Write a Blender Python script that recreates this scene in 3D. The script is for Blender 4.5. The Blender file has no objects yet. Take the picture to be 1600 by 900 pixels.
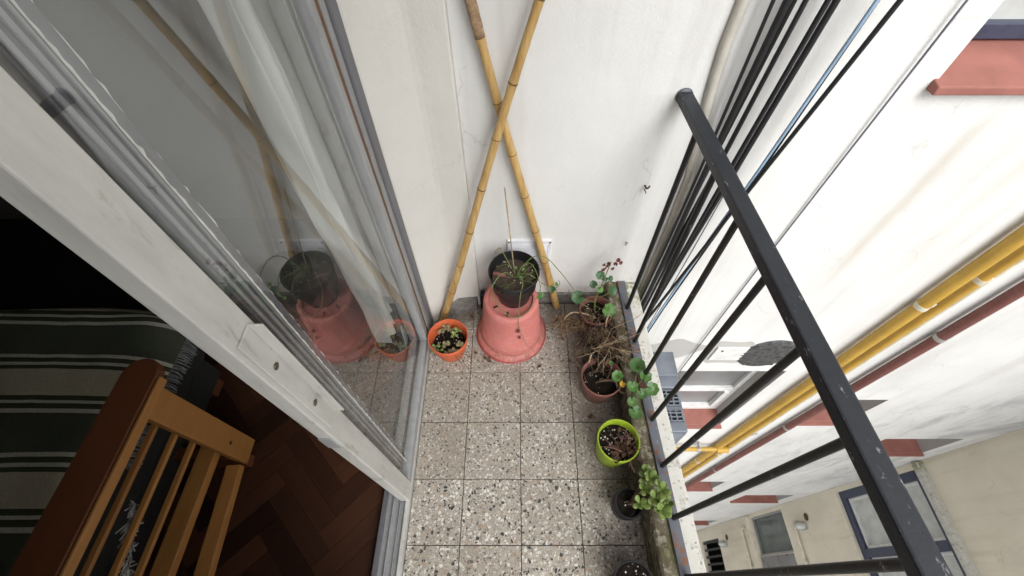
import bpy, math, random
from mathutils import Vector, Matrix, noise as mnoise
R = math.radians
PI = math.pi
random.seed(7)
scene = bpy.context.scene
col = scene.collection

# ------------------------------------------------------------------ camera
cd = bpy.data.cameras.new('camera')
cam = bpy.data.objects.new('camera', cd); col.objects.link(cam)
cam.location = (0, 0, 1.63)
cam.rotation_euler = (R(90 - 55.3), 0, 0)
cd.sensor_width = 36; cd.lens = 36 * 676 / 1600
cd.shift_x = -0.0025
cd.clip_start = 0.02; cd.clip_end = 300
scene.camera = cam

# ------------------------------------------------------------------ sky and sun (bright overcast light well)
SUN_EL, SUN_AZ = 48, 158        # azimuth from +y clockwise: light comes from the open yard on the right
w = bpy.data.worlds.new('World'); scene.world = w; w.use_nodes = True
nt = w.node_tree; nt.nodes.clear()
sky = nt.nodes.new('ShaderNodeTexSky'); sky.sky_type = 'NISHITA'; sky.sun_disc = False
sky.sun_elevation = R(SUN_EL); sky.sun_rotation = R(SUN_AZ)
sky.air_density = 1.0; sky.dust_density = 4.0
hs = nt.nodes.new('ShaderNodeHueSaturation'); hs.inputs['Saturation'].default_value = 0.12
bg = nt.nodes.new('ShaderNodeBackground'); bg.inputs['Strength'].default_value = 0.15
wo = nt.nodes.new('ShaderNodeOutputWorld')
nt.links.new(sky.outputs[0], hs.inputs['Color']); nt.links.new(hs.outputs[0], bg.inputs['Color']); nt.links.new(bg.outputs[0], wo.inputs['Surface'])
sd = bpy.data.lights.new('sun', 'SUN'); sd.energy = 0.6; sd.angle = R(36); sd.color = (1.0, 0.985, 0.965)
sun = bpy.data.objects.new('sun', sd); col.objects.link(sun)
a, e = R(SUN_AZ), R(SUN_EL)
tosun = Vector((math.sin(a) * math.cos(e), math.cos(a) * math.cos(e), math.sin(e)))
sun.rotation_euler = tosun.to_track_quat('Z', 'Y').to_euler()
sun.location = (3, -2, 8)
vs = scene.view_settings
vs.view_transform = 'Standard'; vs.look = 'None'; vs.gamma = 1.0; vs.use_curve_mapping = False
vs.exposure = 0.88

# ------------------------------------------------------------------ materials
class NT:
    def __init__(s, name):
        s.m = bpy.data.materials.new(name); s.m.use_nodes = True
        s.t = s.m.node_tree; s.t.nodes.clear()
        s.out = s.n('ShaderNodeOutputMaterial')
    def n(s, typ, **kw):
        o = s.t.nodes.new(typ)
        for k, v in kw.items(): setattr(o, k, v)
        return o
    def l(s, a, b): s.t.links.new(a, b)
    def val(s, sock, v):
        if hasattr(v, 'is_output'): s.l(v, sock)
        else: sock.default_value = v
    def math(s, op, a, b=0.0, clamp=False):
        o = s.n('ShaderNodeMath', operation=op); o.use_clamp = clamp
        s.val(o.inputs[0], a); s.val(o.inputs[1], b); return o.outputs[0]
    def mix(s, fac, a, b, blend='MIX'):
        o = s.n('ShaderNodeMix', data_type='RGBA', blend_type=blend)
        s.val(o.inputs[0], fac)
        for sock, v in ((o.inputs[6], a), (o.inputs[7], b)):
            if isinstance(v, tuple) and len(v) == 3: v = v + (1,)
            s.val(sock, v)
        return o.outputs[2]
    def ramp(s, fac, stops, const=False):
        o = s.n('ShaderNodeValToRGB'); cr = o.color_ramp
        if const: cr.interpolation = 'CONSTANT'
        while len(cr.elements) < len(stops): cr.elements.new(0.5)
        for el, (p, c) in zip(cr.elements, stops):
            el.position = p
            el.color = (c, c, c, 1) if not isinstance(c, tuple) else c + (1,)
        s.l(fac, o.inputs[0]); return o.outputs[0]
    def noise(s, vec, scale, detail=4, rough=0.55, dist=0.0, out=0):
        o = s.n('ShaderNodeTexNoise'); o.inputs['Scale'].default_value = scale
        o.inputs['Detail'].default_value = detail; o.inputs['Roughness'].default_value = rough
        o.inputs['Distortion'].default_value = dist
        if vec is not None: s.l(vec, o.inputs['Vector'])
        return o.outputs[out]
    def voro(s, vec, scale, feature='F1', rnd=1.0):
        o = s.n('ShaderNodeTexVoronoi', feature=feature); o.inputs['Scale'].default_value = scale
        o.inputs['Randomness'].default_value = rnd
        s.l(vec, o.inputs['Vector']); return o
    def pos(s): return s.n('ShaderNodeNewGeometry').outputs['Position']
    def obj(s): return s.n('ShaderNodeTexCoord').outputs['Object']
    def scale(s, vec, v):
        o = s.n('ShaderNodeVectorMath', operation='MULTIPLY'); s.l(vec, o.inputs[0]); o.inputs[1].default_value = v; return o.outputs[0]
    def sep(s, vec):
        o = s.n('ShaderNodeSeparateXYZ'); s.l(vec, o.inputs[0]); return o.outputs
    def pbsdf(s, color, rough=0.6, metal=0.0, bump=None, bstr=0.3, bdist=0.002, spec=0.5):
        b = s.n('ShaderNodeBsdfPrincipled')
        if isinstance(color, tuple) and len(color) == 3: color = color + (1,)
        s.val(b.inputs['Base Color'], color); s.val(b.inputs['Roughness'], rough); b.inputs['Metallic'].default_value = metal
        b.inputs['Specular IOR Level'].default_value = spec
        if bump is not None:
            u = s.n('ShaderNodeBump'); u.inputs['Strength'].default_value = bstr; u.inputs['Distance'].default_value = bdist
            s.l(bump, u.inputs['Height']); s.l(u.outputs[0], b.inputs['Normal'])
        s.l(b.outputs[0], s.out.inputs['Surface']); return b

def plain(name, c, rough=0.6, metal=0.0, var=0.25, nscale=18.0, bump=0.25, bscale=90.0, c2=None, spec=0.5, local=False):
    t = NT(name); p = t.obj() if local else t.pos()
    n = t.noise(p, nscale, 5); f = t.ramp(n, [(0.32, 0.0), (0.7, 1.0)])
    dark = c2 or tuple(x * (1 - var) for x in c); lite = tuple(min(1, x * (1 + var * 0.4)) for x in c) if c2 is None else c
    colr = t.mix(f, dark, lite)
    t.pbsdf(colr, t.math('ADD', t.math('MULTIPLY', n, 0.2), rough - 0.1), metal, t.noise(p, bscale, 3), bump, 0.002, spec)
    return t.m

def plaster(name, base, dirt, stains=False, bstr=0.5):
    t = NT(name); p = t.pos(); x, y, z = t.sep(p)
    big = t.ramp(t.noise(p, 1.6, 5, 0.6), [(0.35, 0.0), (0.75, 1.0)])
    c = t.mix(t.math('MULTIPLY', big, 0.75), base, tuple(v * 0.80 for v in base))
    # thin scuffs and hairline marks
    sc = t.ramp(t.noise(t.scale(p, (14, 14, 5)), 2.2, 6, 0.75, 1.4), [(0.66, 0.0), (0.72, 1.0)])
    c = t.mix(t.math('MULTIPLY', sc, 0.38), c, dirt)
    dn = t.n('ShaderNodeVectorMath', operation='MULTIPLY_ADD'); t.l(t.noise(p, 5, 4, out=1), dn.inputs[0]); dn.inputs[1].default_value = (0.25, 0.25, 0.25); t.l(p, dn.inputs[2])
    cr = t.ramp(t.voro(dn.outputs[0], 2.3, 'DISTANCE_TO_EDGE').outputs['Distance'], [(0.0, 1.0), (0.006, 0.0)])
    cr = t.math('MULTIPLY', cr, t.ramp(t.noise(p, 3.1, 3), [(0.52, 0.0), (0.6, 1.0)]))
    c = t.mix(t.math('MULTIPLY', cr, 0.45), c, dirt)
    # vertical rain streaks
    st = t.ramp(t.noise(t.scale(p, (9, 9, 0.5)), 1.0, 5, 0.6), [(0.5, 0.0), (0.8, 1.0)])
    c = t.mix(t.math('MULTIPLY', st, 0.42), c, dirt)
    if stains:
        # hairline cracks
        v = t.voro(t.scale(t.n('ShaderNodeVectorMath', operation='ADD').outputs[0], (1, 1, 1)), 1) if False else None
        # long brown run under the window sill at x = 1.3 and grey soot low down by the corner
        d = t.math('ABSOLUTE', t.math('SUBTRACT', t.math('ADD', x, t.math('MULTIPLY', t.noise(p, 2.5, 4), 0.10)), 1.36))
        m = t.math('SUBTRACT', 1.0, t.math('DIVIDE', d, 0.045), True)
        band = t.math('MULTIPLY', t.ramp(z, [(0.0, 0.0), (0.35, 1.0), (0.88, 0.7), (0.95, 0.0)]), m)
        c = t.mix(t.math('MULTIPLY', band, 0.5), c, (0.46, 0.39, 0.29))
        d2 = t.math('ABSOLUTE', t.math('SUBTRACT', t.math('ADD', x, t.math('MULTIPLY', t.noise(p, 2.1, 4), 0.12)), 1.62))
        c = t.mix(t.math('MULTIPLY', t.math('MULTIPLY', t.math('SUBTRACT', 1.0, t.math('DIVIDE', d2, 0.07), True), t.ramp(z, [(0.0, 0.0), (0.3, 0.6), (0.95, 1.0), (1.0, 0.0)])), 0.35), c, (0.48, 0.42, 0.32))
        zz = t.math('MULTIPLY', t.math('ADD', z, 7.0), 0.1)     # -7..3 -> 0..1
        low = t.ramp(zz, [(0.2, 0.25), (0.45, 1.0), (0.58, 0.9), (0.63, 0.0)])
        xr = t.ramp(t.math('MULTIPLY', x, 0.25), [(0.5, 0.0), (0.72, 1.0)])
        so = t.ramp(t.noise(t.scale(p, (2.4, 1, 0.9)), 1.3, 8, 0.72, 0.8), [(0.47, 0.0), (0.74, 1.0)])
        c = t.mix(t.math('MULTIPLY', t.math('MULTIPLY', low, so), t.math('MULTIPLY', xr, 0.9)), c, (0.20, 0.21, 0.23))
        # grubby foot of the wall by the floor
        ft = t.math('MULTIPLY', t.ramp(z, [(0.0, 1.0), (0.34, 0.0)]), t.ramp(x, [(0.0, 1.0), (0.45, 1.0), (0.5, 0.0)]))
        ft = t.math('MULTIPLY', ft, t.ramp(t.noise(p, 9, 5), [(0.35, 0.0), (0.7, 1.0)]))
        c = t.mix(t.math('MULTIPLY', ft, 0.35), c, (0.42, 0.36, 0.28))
    b1 = t.noise(p, 240, 2); b2 = t.noise(p, 22, 5, 0.6)
    t.pbsdf(c, 0.9, 0, t.math('ADD', t.math('MULTIPLY', b1, 0.35), t.math('MULTIPLY', b2, 1.0)), bstr, 0.004, 0.2)
    return t.m

M = {}
M['wall'] = plaster('white_plaster', (0.725, 0.725, 0.71), (0.42, 0.40, 0.36), True)
M['pier'] = plaster('pier_plaster', (0.66, 0.645, 0.60), (0.50, 0.45, 0.36), False, 0.8)
M['cream'] = plaster('cream_plaster', (0.74, 0.69, 0.575), (0.36, 0.28, 0.18))
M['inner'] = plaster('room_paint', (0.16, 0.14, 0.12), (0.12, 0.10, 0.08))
M['ceil'] = plaster('slab_paint', (0.72, 0.70, 0.66), (0.5, 0.46, 0.4))
M['patch'] = plaster('grey_filler', (0.47, 0.46, 0.44), (0.36, 0.35, 0.33))
M['ground'] = plain('yard_cement', (0.30, 0.29, 0.27), 0.9, var=0.4, nscale=3)

def terrazzo():
    t = NT('terrazzo'); o = t.obj(); oi = t.n('ShaderNodeObjectInfo')
    rv = t.n('ShaderNodeVectorMath', operation='ADD'); t.l(o, rv.inputs[0])
    sh = t.n('ShaderNodeCombineXYZ'); r = t.math('MULTIPLY', oi.outputs['Random'], 37.0)
    t.l(r, sh.inputs[0]); t.l(t.math('MULTIPLY', oi.outputs['Random'], 91.0), sh.inputs[1]); t.l(sh.outputs[0], rv.inputs[1])
    wob = t.n('ShaderNodeVectorMath', operation='MULTIPLY_ADD'); t.l(t.noise(rv.outputs[0], 60, 2, out=1), wob.inputs[0])
    wob.inputs[1].default_value = (0.006, 0.006, 0.006); t.l(rv.outputs[0], wob.inputs[2]); v = wob.outputs[0]
    cem = t.mix(t.noise(v, 14, 5), (0.25, 0.222, 0.19), (0.345, 0.312, 0.27))
    c = cem
    def layer(c, scale, edge, dens, seed, ramp):
        off = t.n('ShaderNodeVectorMath', operation='ADD'); t.l(v, off.inputs[0]); off.inputs[1].default_value = (seed, seed * 2, seed)
        ve = t.voro(off.outputs[0], scale, 'DISTANCE_TO_EDGE'); vc = t.voro(off.outputs[0], scale, 'F1')
        sx = t.sep(vc.outputs['Color'])
        m = t.math('MULTIPLY', t.math('GREATER_THAN', ve.outputs['Distance'], edge), t.math('LESS_THAN', sx[0], dens))
        cc = t.ramp(sx[1], ramp, True)
        return t.mix(m, c, cc)
    A = [(0.0, (0.66, 0.635, 0.575)), (0.32, (0.40, 0.36, 0.305)), (0.68, (0.014, 0.018, 0.02)), (0.87, (0.33, 0.22, 0.14)), (0.93, (0.14, 0.135, 0.13))]
    B = [(0.0, (0.50, 0.475, 0.43)), (0.45, (0.34, 0.305, 0.255)), (0.90, (0.06, 0.058, 0.056)), (0.95, (0.34, 0.25, 0.17))]
    c = layer(c, 310, 0.06, 0.55, 3.1, B)
    c = layer(c, 150, 0.09, 0.42, 1.7, A)
    # big-chip share differs from tile to tile
    big = layer(c, 95, 0.13, 0.34, 5.3, A)
    ly = t.sep(oi.outputs['Location'])[1]
    c = t.mix(t.math('LESS_THAN', t.math('ADD', ly, t.math('MULTIPLY', oi.outputs['Random'], 0.25)), 0.52), c, big)
    wn = t.n('ShaderNodeTexWhiteNoise', noise_dimensions='1D'); t.l(oi.outputs['Random'], wn.inputs['W'])
    c = t.mix(t.math('MULTIPLY', wn.outputs['Value'], 0.32), c, (0.20, 0.165, 0.125))
    p = t.pos()
    rusty = t.ramp(t.noise(p, 17, 6, 0.7), [(0.58, 0.0), (0.70, 1.0)]); c = t.mix(t.math('MULTIPLY', rusty, 0.30), c, (0.30, 0.17, 0.08))
    grime = t.ramp(t.noise(p, 5.5, 6, 0.65), [(0.38, 0.0), (0.72, 1.0)])
    c = t.mix(t.math('MULTIPLY', grime, 0.38), c, (0.17, 0.145, 0.115))
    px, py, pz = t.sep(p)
    curb_shade = t.math('MULTIPLY', t.ramp(px, [(0.20, 0.0), (0.36, 1.0)]), t.ramp(t.noise(p, 12, 5), [(0.3, 0.2), (0.6, 1.0)]))  # shade beside the curb painted into the tiles, broken up with grime
    c = t.mix(t.math('MULTIPLY', curb_shade, 0.6), c, (0.08, 0.066, 0.05))
    back_shade = t.math('MULTIPLY', t.ramp(py, [(0.80, 0.0), (0.98, 1.0)]), t.ramp(t.noise(p, 14, 6), [(0.35, 0.1), (0.6, 1.0)]))  # shade at the wall base painted into the tiles, mixed with grime
    c = t.mix(t.math('MULTIPLY', back_shade, 0.55), c, (0.085, 0.072, 0.058))
    wet = t.ramp(t.noise(p, 3, 3), [(0.3, 0.45), (0.7, 0.7)])
    t.pbsdf(c, wet, 0, t.noise(v, 260, 3), 0.25, 0.001, 0.4)
    return t.m
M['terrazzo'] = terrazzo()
M['grout'] = plain('grout', (0.13, 0.115, 0.095), 0.95, var=0.4)
M['skirt'] = plain('skirting', (0.20, 0.19, 0.175), 0.8, var=0.45, nscale=45)

def ledge_mat():
    t = NT('pitted_ledge'); p = t.pos()
    c = t.mix(t.noise(p, 20, 5), (0.44, 0.43, 0.39), (0.60, 0.59, 0.55))
    v = t.voro(p, 60, 'F1'); pit = t.ramp(v.outputs['Distance'], [(0.10, 1.0), (0.30, 0.0)])
    k = t.math('MULTIPLY', pit, t.math('LESS_THAN', t.sep(v.outputs['Color'])[0], 0.55))
    c = t.mix(t.math('MULTIPLY', k, 0.75), c, (0.28, 0.25, 0.19))
    li = t.ramp(t.noise(p, 26, 8, 0.75), [(0.54, 0.0), (0.62, 1.0)]); c = t.mix(t.math('MULTIPLY', li, 0.6), c, (0.22, 0.21, 0.18))
    mo = t.ramp(t.sep(p)[1], [(0.93, 0.0), (1.0, 1.0)]); mo = t.math('MULTIPLY', mo, t.ramp(t.noise(p, 40, 5), [(0.4, 0.0), (0.55, 1.0)]))
    c = t.mix(t.math('MULTIPLY', mo, 0.8), c, (0.16, 0.17, 0.05))
    t.pbsdf(c, 0.92, 0, t.math('SUBTRACT', t.noise(p, 120, 4), k), 0.6, 0.003, 0.2); return t.m
M['ledge'] = ledge_mat()
def curb_mat():
    t = NT('mossy_cement'); p = t.pos()
    c = t.mix(t.ramp(t.noise(p, 15, 7, 0.7), [(0.35, 0.0), (0.65, 1.0)]), (0.17, 0.145, 0.10), (0.06, 0.05, 0.03))
    c = t.mix(t.ramp(t.noise(p, 45, 6, 0.7), [(0.5, 0.0), (0.6, 1.0)]), c, (0.27, 0.25, 0.20))
    c = t.mix(t.ramp(t.noise(p, 7, 4), [(0.52, 0.0), (0.66, 0.55)]), c, (0.12, 0.125, 0.045))
    t.pbsdf(c, 0.9, 0, t.noise(p, 90, 6), 0.8, 0.004, 0.25); return t.m
M['curb'] = curb_mat()
def iron(name, base, rust=0.62):
    t = NT(name); p = t.pos()
    c = t.mix(t.noise(p, 30, 5), tuple(v * 0.7 for v in base), tuple(v * 1.5 for v in base))
    r = t.ramp(t.noise(p, 22, 8, 0.7), [(rust, 0.0), (rust + 0.04, 1.0)]); c = t.mix(r, c, (0.16, 0.07, 0.035))
    s = t.ramp(t.noise(t.scale(p, (1, 0.4, 1)), 60, 7, 0.78), [(0.62, 0.0), (0.66, 1.0)]); c = t.mix(t.math('MULTIPLY', s, 0.7), c, (0.30, 0.30, 0.31))
    t.pbsdf(c, 0.5, 0.0, t.noise(p, 130, 4), 0.35, 0.002, 0.5); return t.m
M['iron'] = iron('black_paint', (0.012, 0.0145, 0.020), 0.66)
M['bar'] = iron('flat_bar_paint', (0.085, 0.092, 0.11), 0.55)
M['bal'] = iron('baluster_paint', (0.004, 0.004, 0.0045), 0.75)

def alu(name, c, rough=0.45):
    t = NT(name); p = t.pos()
    g = t.ramp(t.noise(t.scale(p, (6, 6, 1.2)), 6, 6, 0.65), [(0.4, 0.0), (0.75, 1.0)])
    cc = t.mix(t.math('MULTIPLY', g, 0.6), c, tuple(v * 0.66 for v in c))
    dr = t.ramp(t.noise(t.scale(p, (10, 10, 3)), 3, 8, 0.75, 0.6), [(0.56, 0.0), (0.68, 1.0)]); cc = t.mix(t.math('MULTIPLY', dr, 0.5), cc, (0.16, 0.14, 0.10))
    sp = t.ramp(t.noise(p, 42, 7, 0.72), [(0.66, 0.0), (0.70, 1.0)]); cc = t.mix(t.math('MULTIPLY', sp, 0.7), cc, tuple(v * 0.45 for v in c))
    t.pbsdf(cc, rough, 0.15, t.noise(p, 160, 3), 0.12, 0.001, 0.4); return t.m
M['alu'] = alu('aged_aluminium', (0.54, 0.535, 0.50))
M['alu_mid'] = alu('grey_aluminium', (0.34, 0.345, 0.35), 0.4)
M['alu_dark'] = alu('dark_aluminium', (0.15, 0.15, 0.165), 0.45)
M['seal'] = plain('old_sealant', (0.60, 0.60, 0.57), 0.8, nscale=60)
M['brownseal'] = plain('brown_gasket', (0.15, 0.075, 0.035), 0.6, nscale=60)
M['screw'] = plain('dull_brass', (0.12, 0.10, 0.06), 0.4, 0.7)

def glass(name, ior=2.15, tint=(0.982, 0.988, 0.986), film=0.013):
    t = NT(name)
    fr = t.n('ShaderNodeFresnel'); fr.inputs['IOR'].default_value = ior
    g = t.n('ShaderNodeNewGeometry'); front = t.math('SUBTRACT', 1.0, g.outputs['Backfacing'])
    fac = t.math('MULTIPLY', fr.outputs[0], front)
    tr = t.n('ShaderNodeBsdfTransparent'); tr.inputs[0].default_value = tint + (1,)
    gl = t.n('ShaderNodeBsdfGlossy'); gl.inputs['Roughness'].default_value = 0.002; gl.inputs['Color'].default_value = (0.93, 0.95, 0.95, 1)
    df = t.n('ShaderNodeBsdfDiffuse'); df.inputs['Color'].default_value = (0.62, 0.61, 0.57, 1)
    p = t.pos(); dirt = t.math('MULTIPLY', t.ramp(t.noise(t.scale(p, (3, 3, 1)), 3.5, 7, 0.7), [(0.35, 0.3), (0.8, 1.8)]), film)
    m1 = t.n('ShaderNodeMixShader'); t.l(dirt, m1.inputs[0]); t.l(tr.outputs[0], m1.inputs[1]); t.l(df.outputs[0], m1.inputs[2])
    m2 = t.n('ShaderNodeMixShader'); t.l(fac, m2.inputs[0]); t.l(m1.outputs[0], m2.inputs[1]); t.l(gl.outputs[0], m2.inputs[2])
    t.l(m2.outputs[0], t.out.inputs['Surface']); return t.m
M['glass'] = glass('door_glass')
M['glass_inner'] = glass('inner_door_glass', 1.6)
M['wglass'] = glass('window_glass', 1.6, (0.55, 0.6, 0.6), 0.12)
def frosted():
    t = NT('frosted_pane'); p = t.pos()
    c = t.mix(t.ramp(t.noise(p, 6, 4), [(0.35, 0.0), (0.7, 1.0)]), (0.42, 0.44, 0.43), (0.58, 0.60, 0.58))
    t.pbsdf(c, 0.14, 0, t.noise(p, 30, 2), 0.05, 0.001, 0.6); return t.m
M['frost'] = frosted()
M['darkpane'] = plain('dark_pane', (0.10, 0.125, 0.12), 0.12, var=0.3, nscale=4, bump=0.02)
M['greypane'] = plain('grey_pane', (0.20, 0.20, 0.205), 0.3, var=0.3, nscale=4, bump=0.02)
M['black'] = plain('black_void', (0.012, 0.012, 0.012), 0.9)
M['navy'] = plain('navy_frame', (0.045, 0.055, 0.095), 0.45, nscale=30)
M['white'] = plain('white_paint', (0.74, 0.74, 0.73), 0.5, var=0.15)
M['redsill'] = plain('red_sill_paint', (0.32, 0.125, 0.10), 0.75, var=0.25, nscale=9)
M['redpipe'] = plain('oxide_red_paint', (0.19, 0.07, 0.06), 0.6, var=0.3, nscale=12)
M['yellow'] = plain('yellow_paint', (0.54, 0.30, 0.045), 0.5, var=0.3, nscale=9)
M['cream_pipe'] = plain('cream_paint_pipe', (0.62, 0.58, 0.46), 0.7, var=0.2)
M['clamp'] = plain('galvanised', (0.45, 0.45, 0.44), 0.5, 0.4)
M['conduit'] = plain('beige_conduit', (0.50, 0.475, 0.42), 0.75, var=0.2)
M['greybox'] = plain('blue_grey_metal', (0.155, 0.175, 0.205), 0.5, 0.1, var=0.25, nscale=9)
M['ventblack'] = plain('flaking_black', (0.02, 0.02, 0.022), 0.7, c2=(0.11, 0.11, 0.11), nscale=40)
M['cable'] = plain('cable_black', (0.013, 0.013, 0.015), 0.5, bump=0.05)
M['cable_blue'] = plain('cable_blue', (0.30, 0.43, 0.58), 0.45, bump=0.05)
M['wire'] = plain('wire_grey', (0.17, 0.17, 0.21), 0.6, bump=0.05)
M['grille'] = plain('white_plastic', (0.70, 0.71, 0.75), 0.45, var=0.12)
def scuffed(name, c, rough=0.5, splash=True, dust=0.5, chip=0.3, local=False):
    t = NT(name); p = t.pos(); z = t.sep(p)[2]
    cc = t.mix(t.ramp(t.noise(p, 7, 5), [(0.3, 0.0), (0.7, 1.0)]), tuple(v * 0.82 for v in c), tuple(min(1, v * 1.06) for v in c))
    pale = tuple(min(1, v * 0.7 + 0.16) for v in c)
    cc = t.mix(t.math('MULTIPLY', t.ramp(t.noise(t.scale(p, (1, 1, 2.5)), 26, 7, 0.7), [(0.48, 0.0), (0.72, 1.0)]), dust), cc, pale)
    cc = t.mix(t.math('MULTIPLY', t.ramp(t.noise(t.scale(p, (1, 1, 0.35)), 85, 5, 0.7), [(0.62, 0.0), (0.70, 1.0)]), chip), cc, tuple(v * 0.35 for v in c))
    if splash:
        k = t.math('MULTIPLY', t.ramp(z, [(0.0, 1.0), (0.10, 0.0)]), t.ramp(t.noise(p, 60, 6, 0.7), [(0.42, 0.0), (0.62, 1.0)]))
        cc = t.mix(t.math('MULTIPLY', k, 0.7), cc, (0.10, 0.075, 0.05))
    n = t.noise(p, 40, 5)
    t.pbsdf(cc, t.math('ADD', t.math('MULTIPLY', n, 0.3), rough - 0.12), 0, t.noise(p, 120, 4), 0.15, 0.001, 0.45); return t.m
M['yellow'] = scuffed('yellow_pipe_paint', (0.52, 0.315, 0.05), 0.5, False, 0.25, 0.55)
M['redpipe'] = scuffed('oxide_pipe_paint', (0.18, 0.068, 0.058), 0.6, False, 0.25, 0.5)
M['orange'] = scuffed('orange_plastic', (0.58, 0.12, 0.04), 0.45, True, 0.3)
M['pink'] = scuffed('faded_red_plastic', (0.55, 0.175, 0.15), 0.58, True, 0.55)
M['pinkdark'] = plain('red_rim_inside', (0.42, 0.07, 0.07), 0.5, var=0.2)
M['blackpot'] = plain('black_plastic', (0.010, 0.010, 0.011), 0.45, var=0.3, nscale=20, bump=0.1)
M['brownpot'] = scuffed('brown_plastic', (0.17, 0.065, 0.045), 0.5)
M['terrapot'] = scuffed('terracotta_plastic', (0.21, 0.08, 0.065), 0.5)
M['lime'] = scuffed('lime_plastic', (0.31, 0.43, 0.025), 0.42, True, 0.2)
def soil(name, base, specks):
    t = NT(name); p = t.pos(); v = t.voro(p, 140, 'F1')
    c = t.mix(t.noise(p, 80, 6), tuple(b * 0.35 for b in base), tuple(b * 1.6 for b in base))
    k = t.math('MULTIPLY', t.math('LESS_THAN', v.outputs['Distance'], 0.42), t.math('LESS_THAN', t.sep(v.outputs['Color'])[0], specks))
    c = t.mix(k, c, (0.55, 0.53, 0.48))
    t.pbsdf(c, 0.95, 0, t.math('ADD', t.noise(p, 150, 5), t.math('MULTIPLY', k, 0.4)), 1.0, 0.006, 0.15); return t.m
M['soil'] = soil('dark_soil', (0.014, 0.0105, 0.008), 0.07)
M['soilspeck'] = soil('speckled_soil', (0.014, 0.0105, 0.008), 0.17)
M['soildry'] = soil('dry_soil', (0.075, 0.058, 0.042), 0.05)
M['twig'] = plain('dry_twig', (0.13, 0.085, 0.05), 0.9, var=0.5, nscale=60)
M['straw'] = plain('straw_twig', (0.19, 0.125, 0.068), 0.9, var=0.5, nscale=60)
M['twigpale'] = plain('pale_twig', (0.38, 0.28, 0.17), 0.85, var=0.4, nscale=60)
M['twigred'] = plain('red_twig', (0.20, 0.105, 0.085), 0.85, var=0.5, nscale=60)
M['vine'] = plain('green_stem', (0.16, 0.20, 0.06), 0.7, var=0.35, nscale=50)
def leaf(name, c1, c2, nscale=30, sheen=0.5):
    t = NT(name); p = t.pos(); oi = t.n('ShaderNodeObjectInfo')
    c = t.mix(t.noise(p, nscale, 4), c1, c2)
    c = t.mix(t.math('MULTIPLY', oi.outputs['Random'], 0.7), c, tuple(v * 0.5 for v in c1))
    b = t.pbsdf(c, 0.45, 0, t.noise(p, 120, 3), 0.3, 0.001, sheen)
    b.inputs['Transmission Weight'].default_value = 0.0
    b.inputs['Subsurface Weight'].default_value = 0.0
    return t.m
M['geranium'] = leaf('geranium_leaf', (0.045, 0.13, 0.02), (0.11, 0.24, 0.045))
M['darkleaf'] = leaf('dark_leaf', (0.03, 0.085, 0.035), (0.06, 0.15, 0.05))
M['jade'] = leaf('jade_leaf', (0.12, 0.20, 0.035), (0.27, 0.34, 0.10))
M['variegated'] = leaf('variegated_leaf', (0.26, 0.29, 0.11), (0.22, 0.11, 0.10), 90)
M['yellowleaf'] = leaf('yellow_leaf', (0.62, 0.42, 0.03), (0.52, 0.30, 0.05))
M['petal'] = leaf('red_petal', (0.19, 0.016, 0.02), (0.09, 0.012, 0.018))
M['deadleaf'] = plain('dead_leaf', (0.13, 0.07, 0.036), 0.9, var=0.5, nscale=60)
def bamboo():
    t = NT('bamboo'); o = t.obj(); p = t.pos()
    n = t.noise(t.scale(p, (18, 18, 2.2)), 2.5, 6, 0.65)
    c = t.ramp(n, [(0.3, (0.29, 0.16, 0.055)), (0.5, (0.46, 0.295, 0.11)), (0.72, (0.56, 0.40, 0.18))])
    s = t.ramp(t.noise(t.scale(p, (30, 30, 6)), 3, 7, 0.75), [(0.63, 0.0), (0.69, 1.0)]); c = t.mix(t.math('MULTIPLY', s, 0.7), c, (0.12, 0.055, 0.02))
    t.pbsdf(c, 0.42, 0, t.noise(t.scale(p, (60, 60, 6)), 3, 3), 0.2, 0.001, 0.45); return t.m
M['bamboo'] = bamboo()
M['node'] = plain('bamboo_node', (0.17, 0.085, 0.03), 0.7, var=0.5, nscale=60)
M['bind'] = plain('bamboo_sheath', (0.36, 0.24, 0.14), 0.9, var=0.5, nscale=70)
def wood(name, c1, c2, sc=(3, 30, 30), rough=0.45, vary=0.4):
    t = NT(name); p = t.obj(); oi = t.n('ShaderNodeObjectInfo')
    ad = t.n('ShaderNodeVectorMath', operation='ADD'); t.l(p, ad.inputs[0]); cx = t.n('ShaderNodeCombineXYZ')
    t.l(t.math('MULTIPLY', oi.outputs['Random'], 21.0), cx.inputs[2]); t.l(cx.outputs[0], ad.inputs[1])
    n = t.noise(t.scale(ad.outputs[0], sc), 1.6, 6, 0.6, 0.7); c = t.mix(n, c1, c2)
    c = t.mix(t.math('MULTIPLY', oi.outputs['Random'], vary), c, tuple(v * 0.25 for v in c1))
    t.pbsdf(c, rough, 0, n, 0.15, 0.001, 0.5); return t.m
M['parquet'] = wood('parquet_wood', (0.058, 0.020, 0.010), (0.125, 0.050, 0.023), vary=0.95)
M['chairwood'] = wood('orange_varnish_wood', (0.34, 0.14, 0.036), (0.50, 0.24, 0.07), (30, 3, 30))
M['chairtop'] = wood('dark_varnish_wood', (0.13, 0.042, 0.017), (0.20, 0.07, 0.027), (30, 3, 30))
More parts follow.
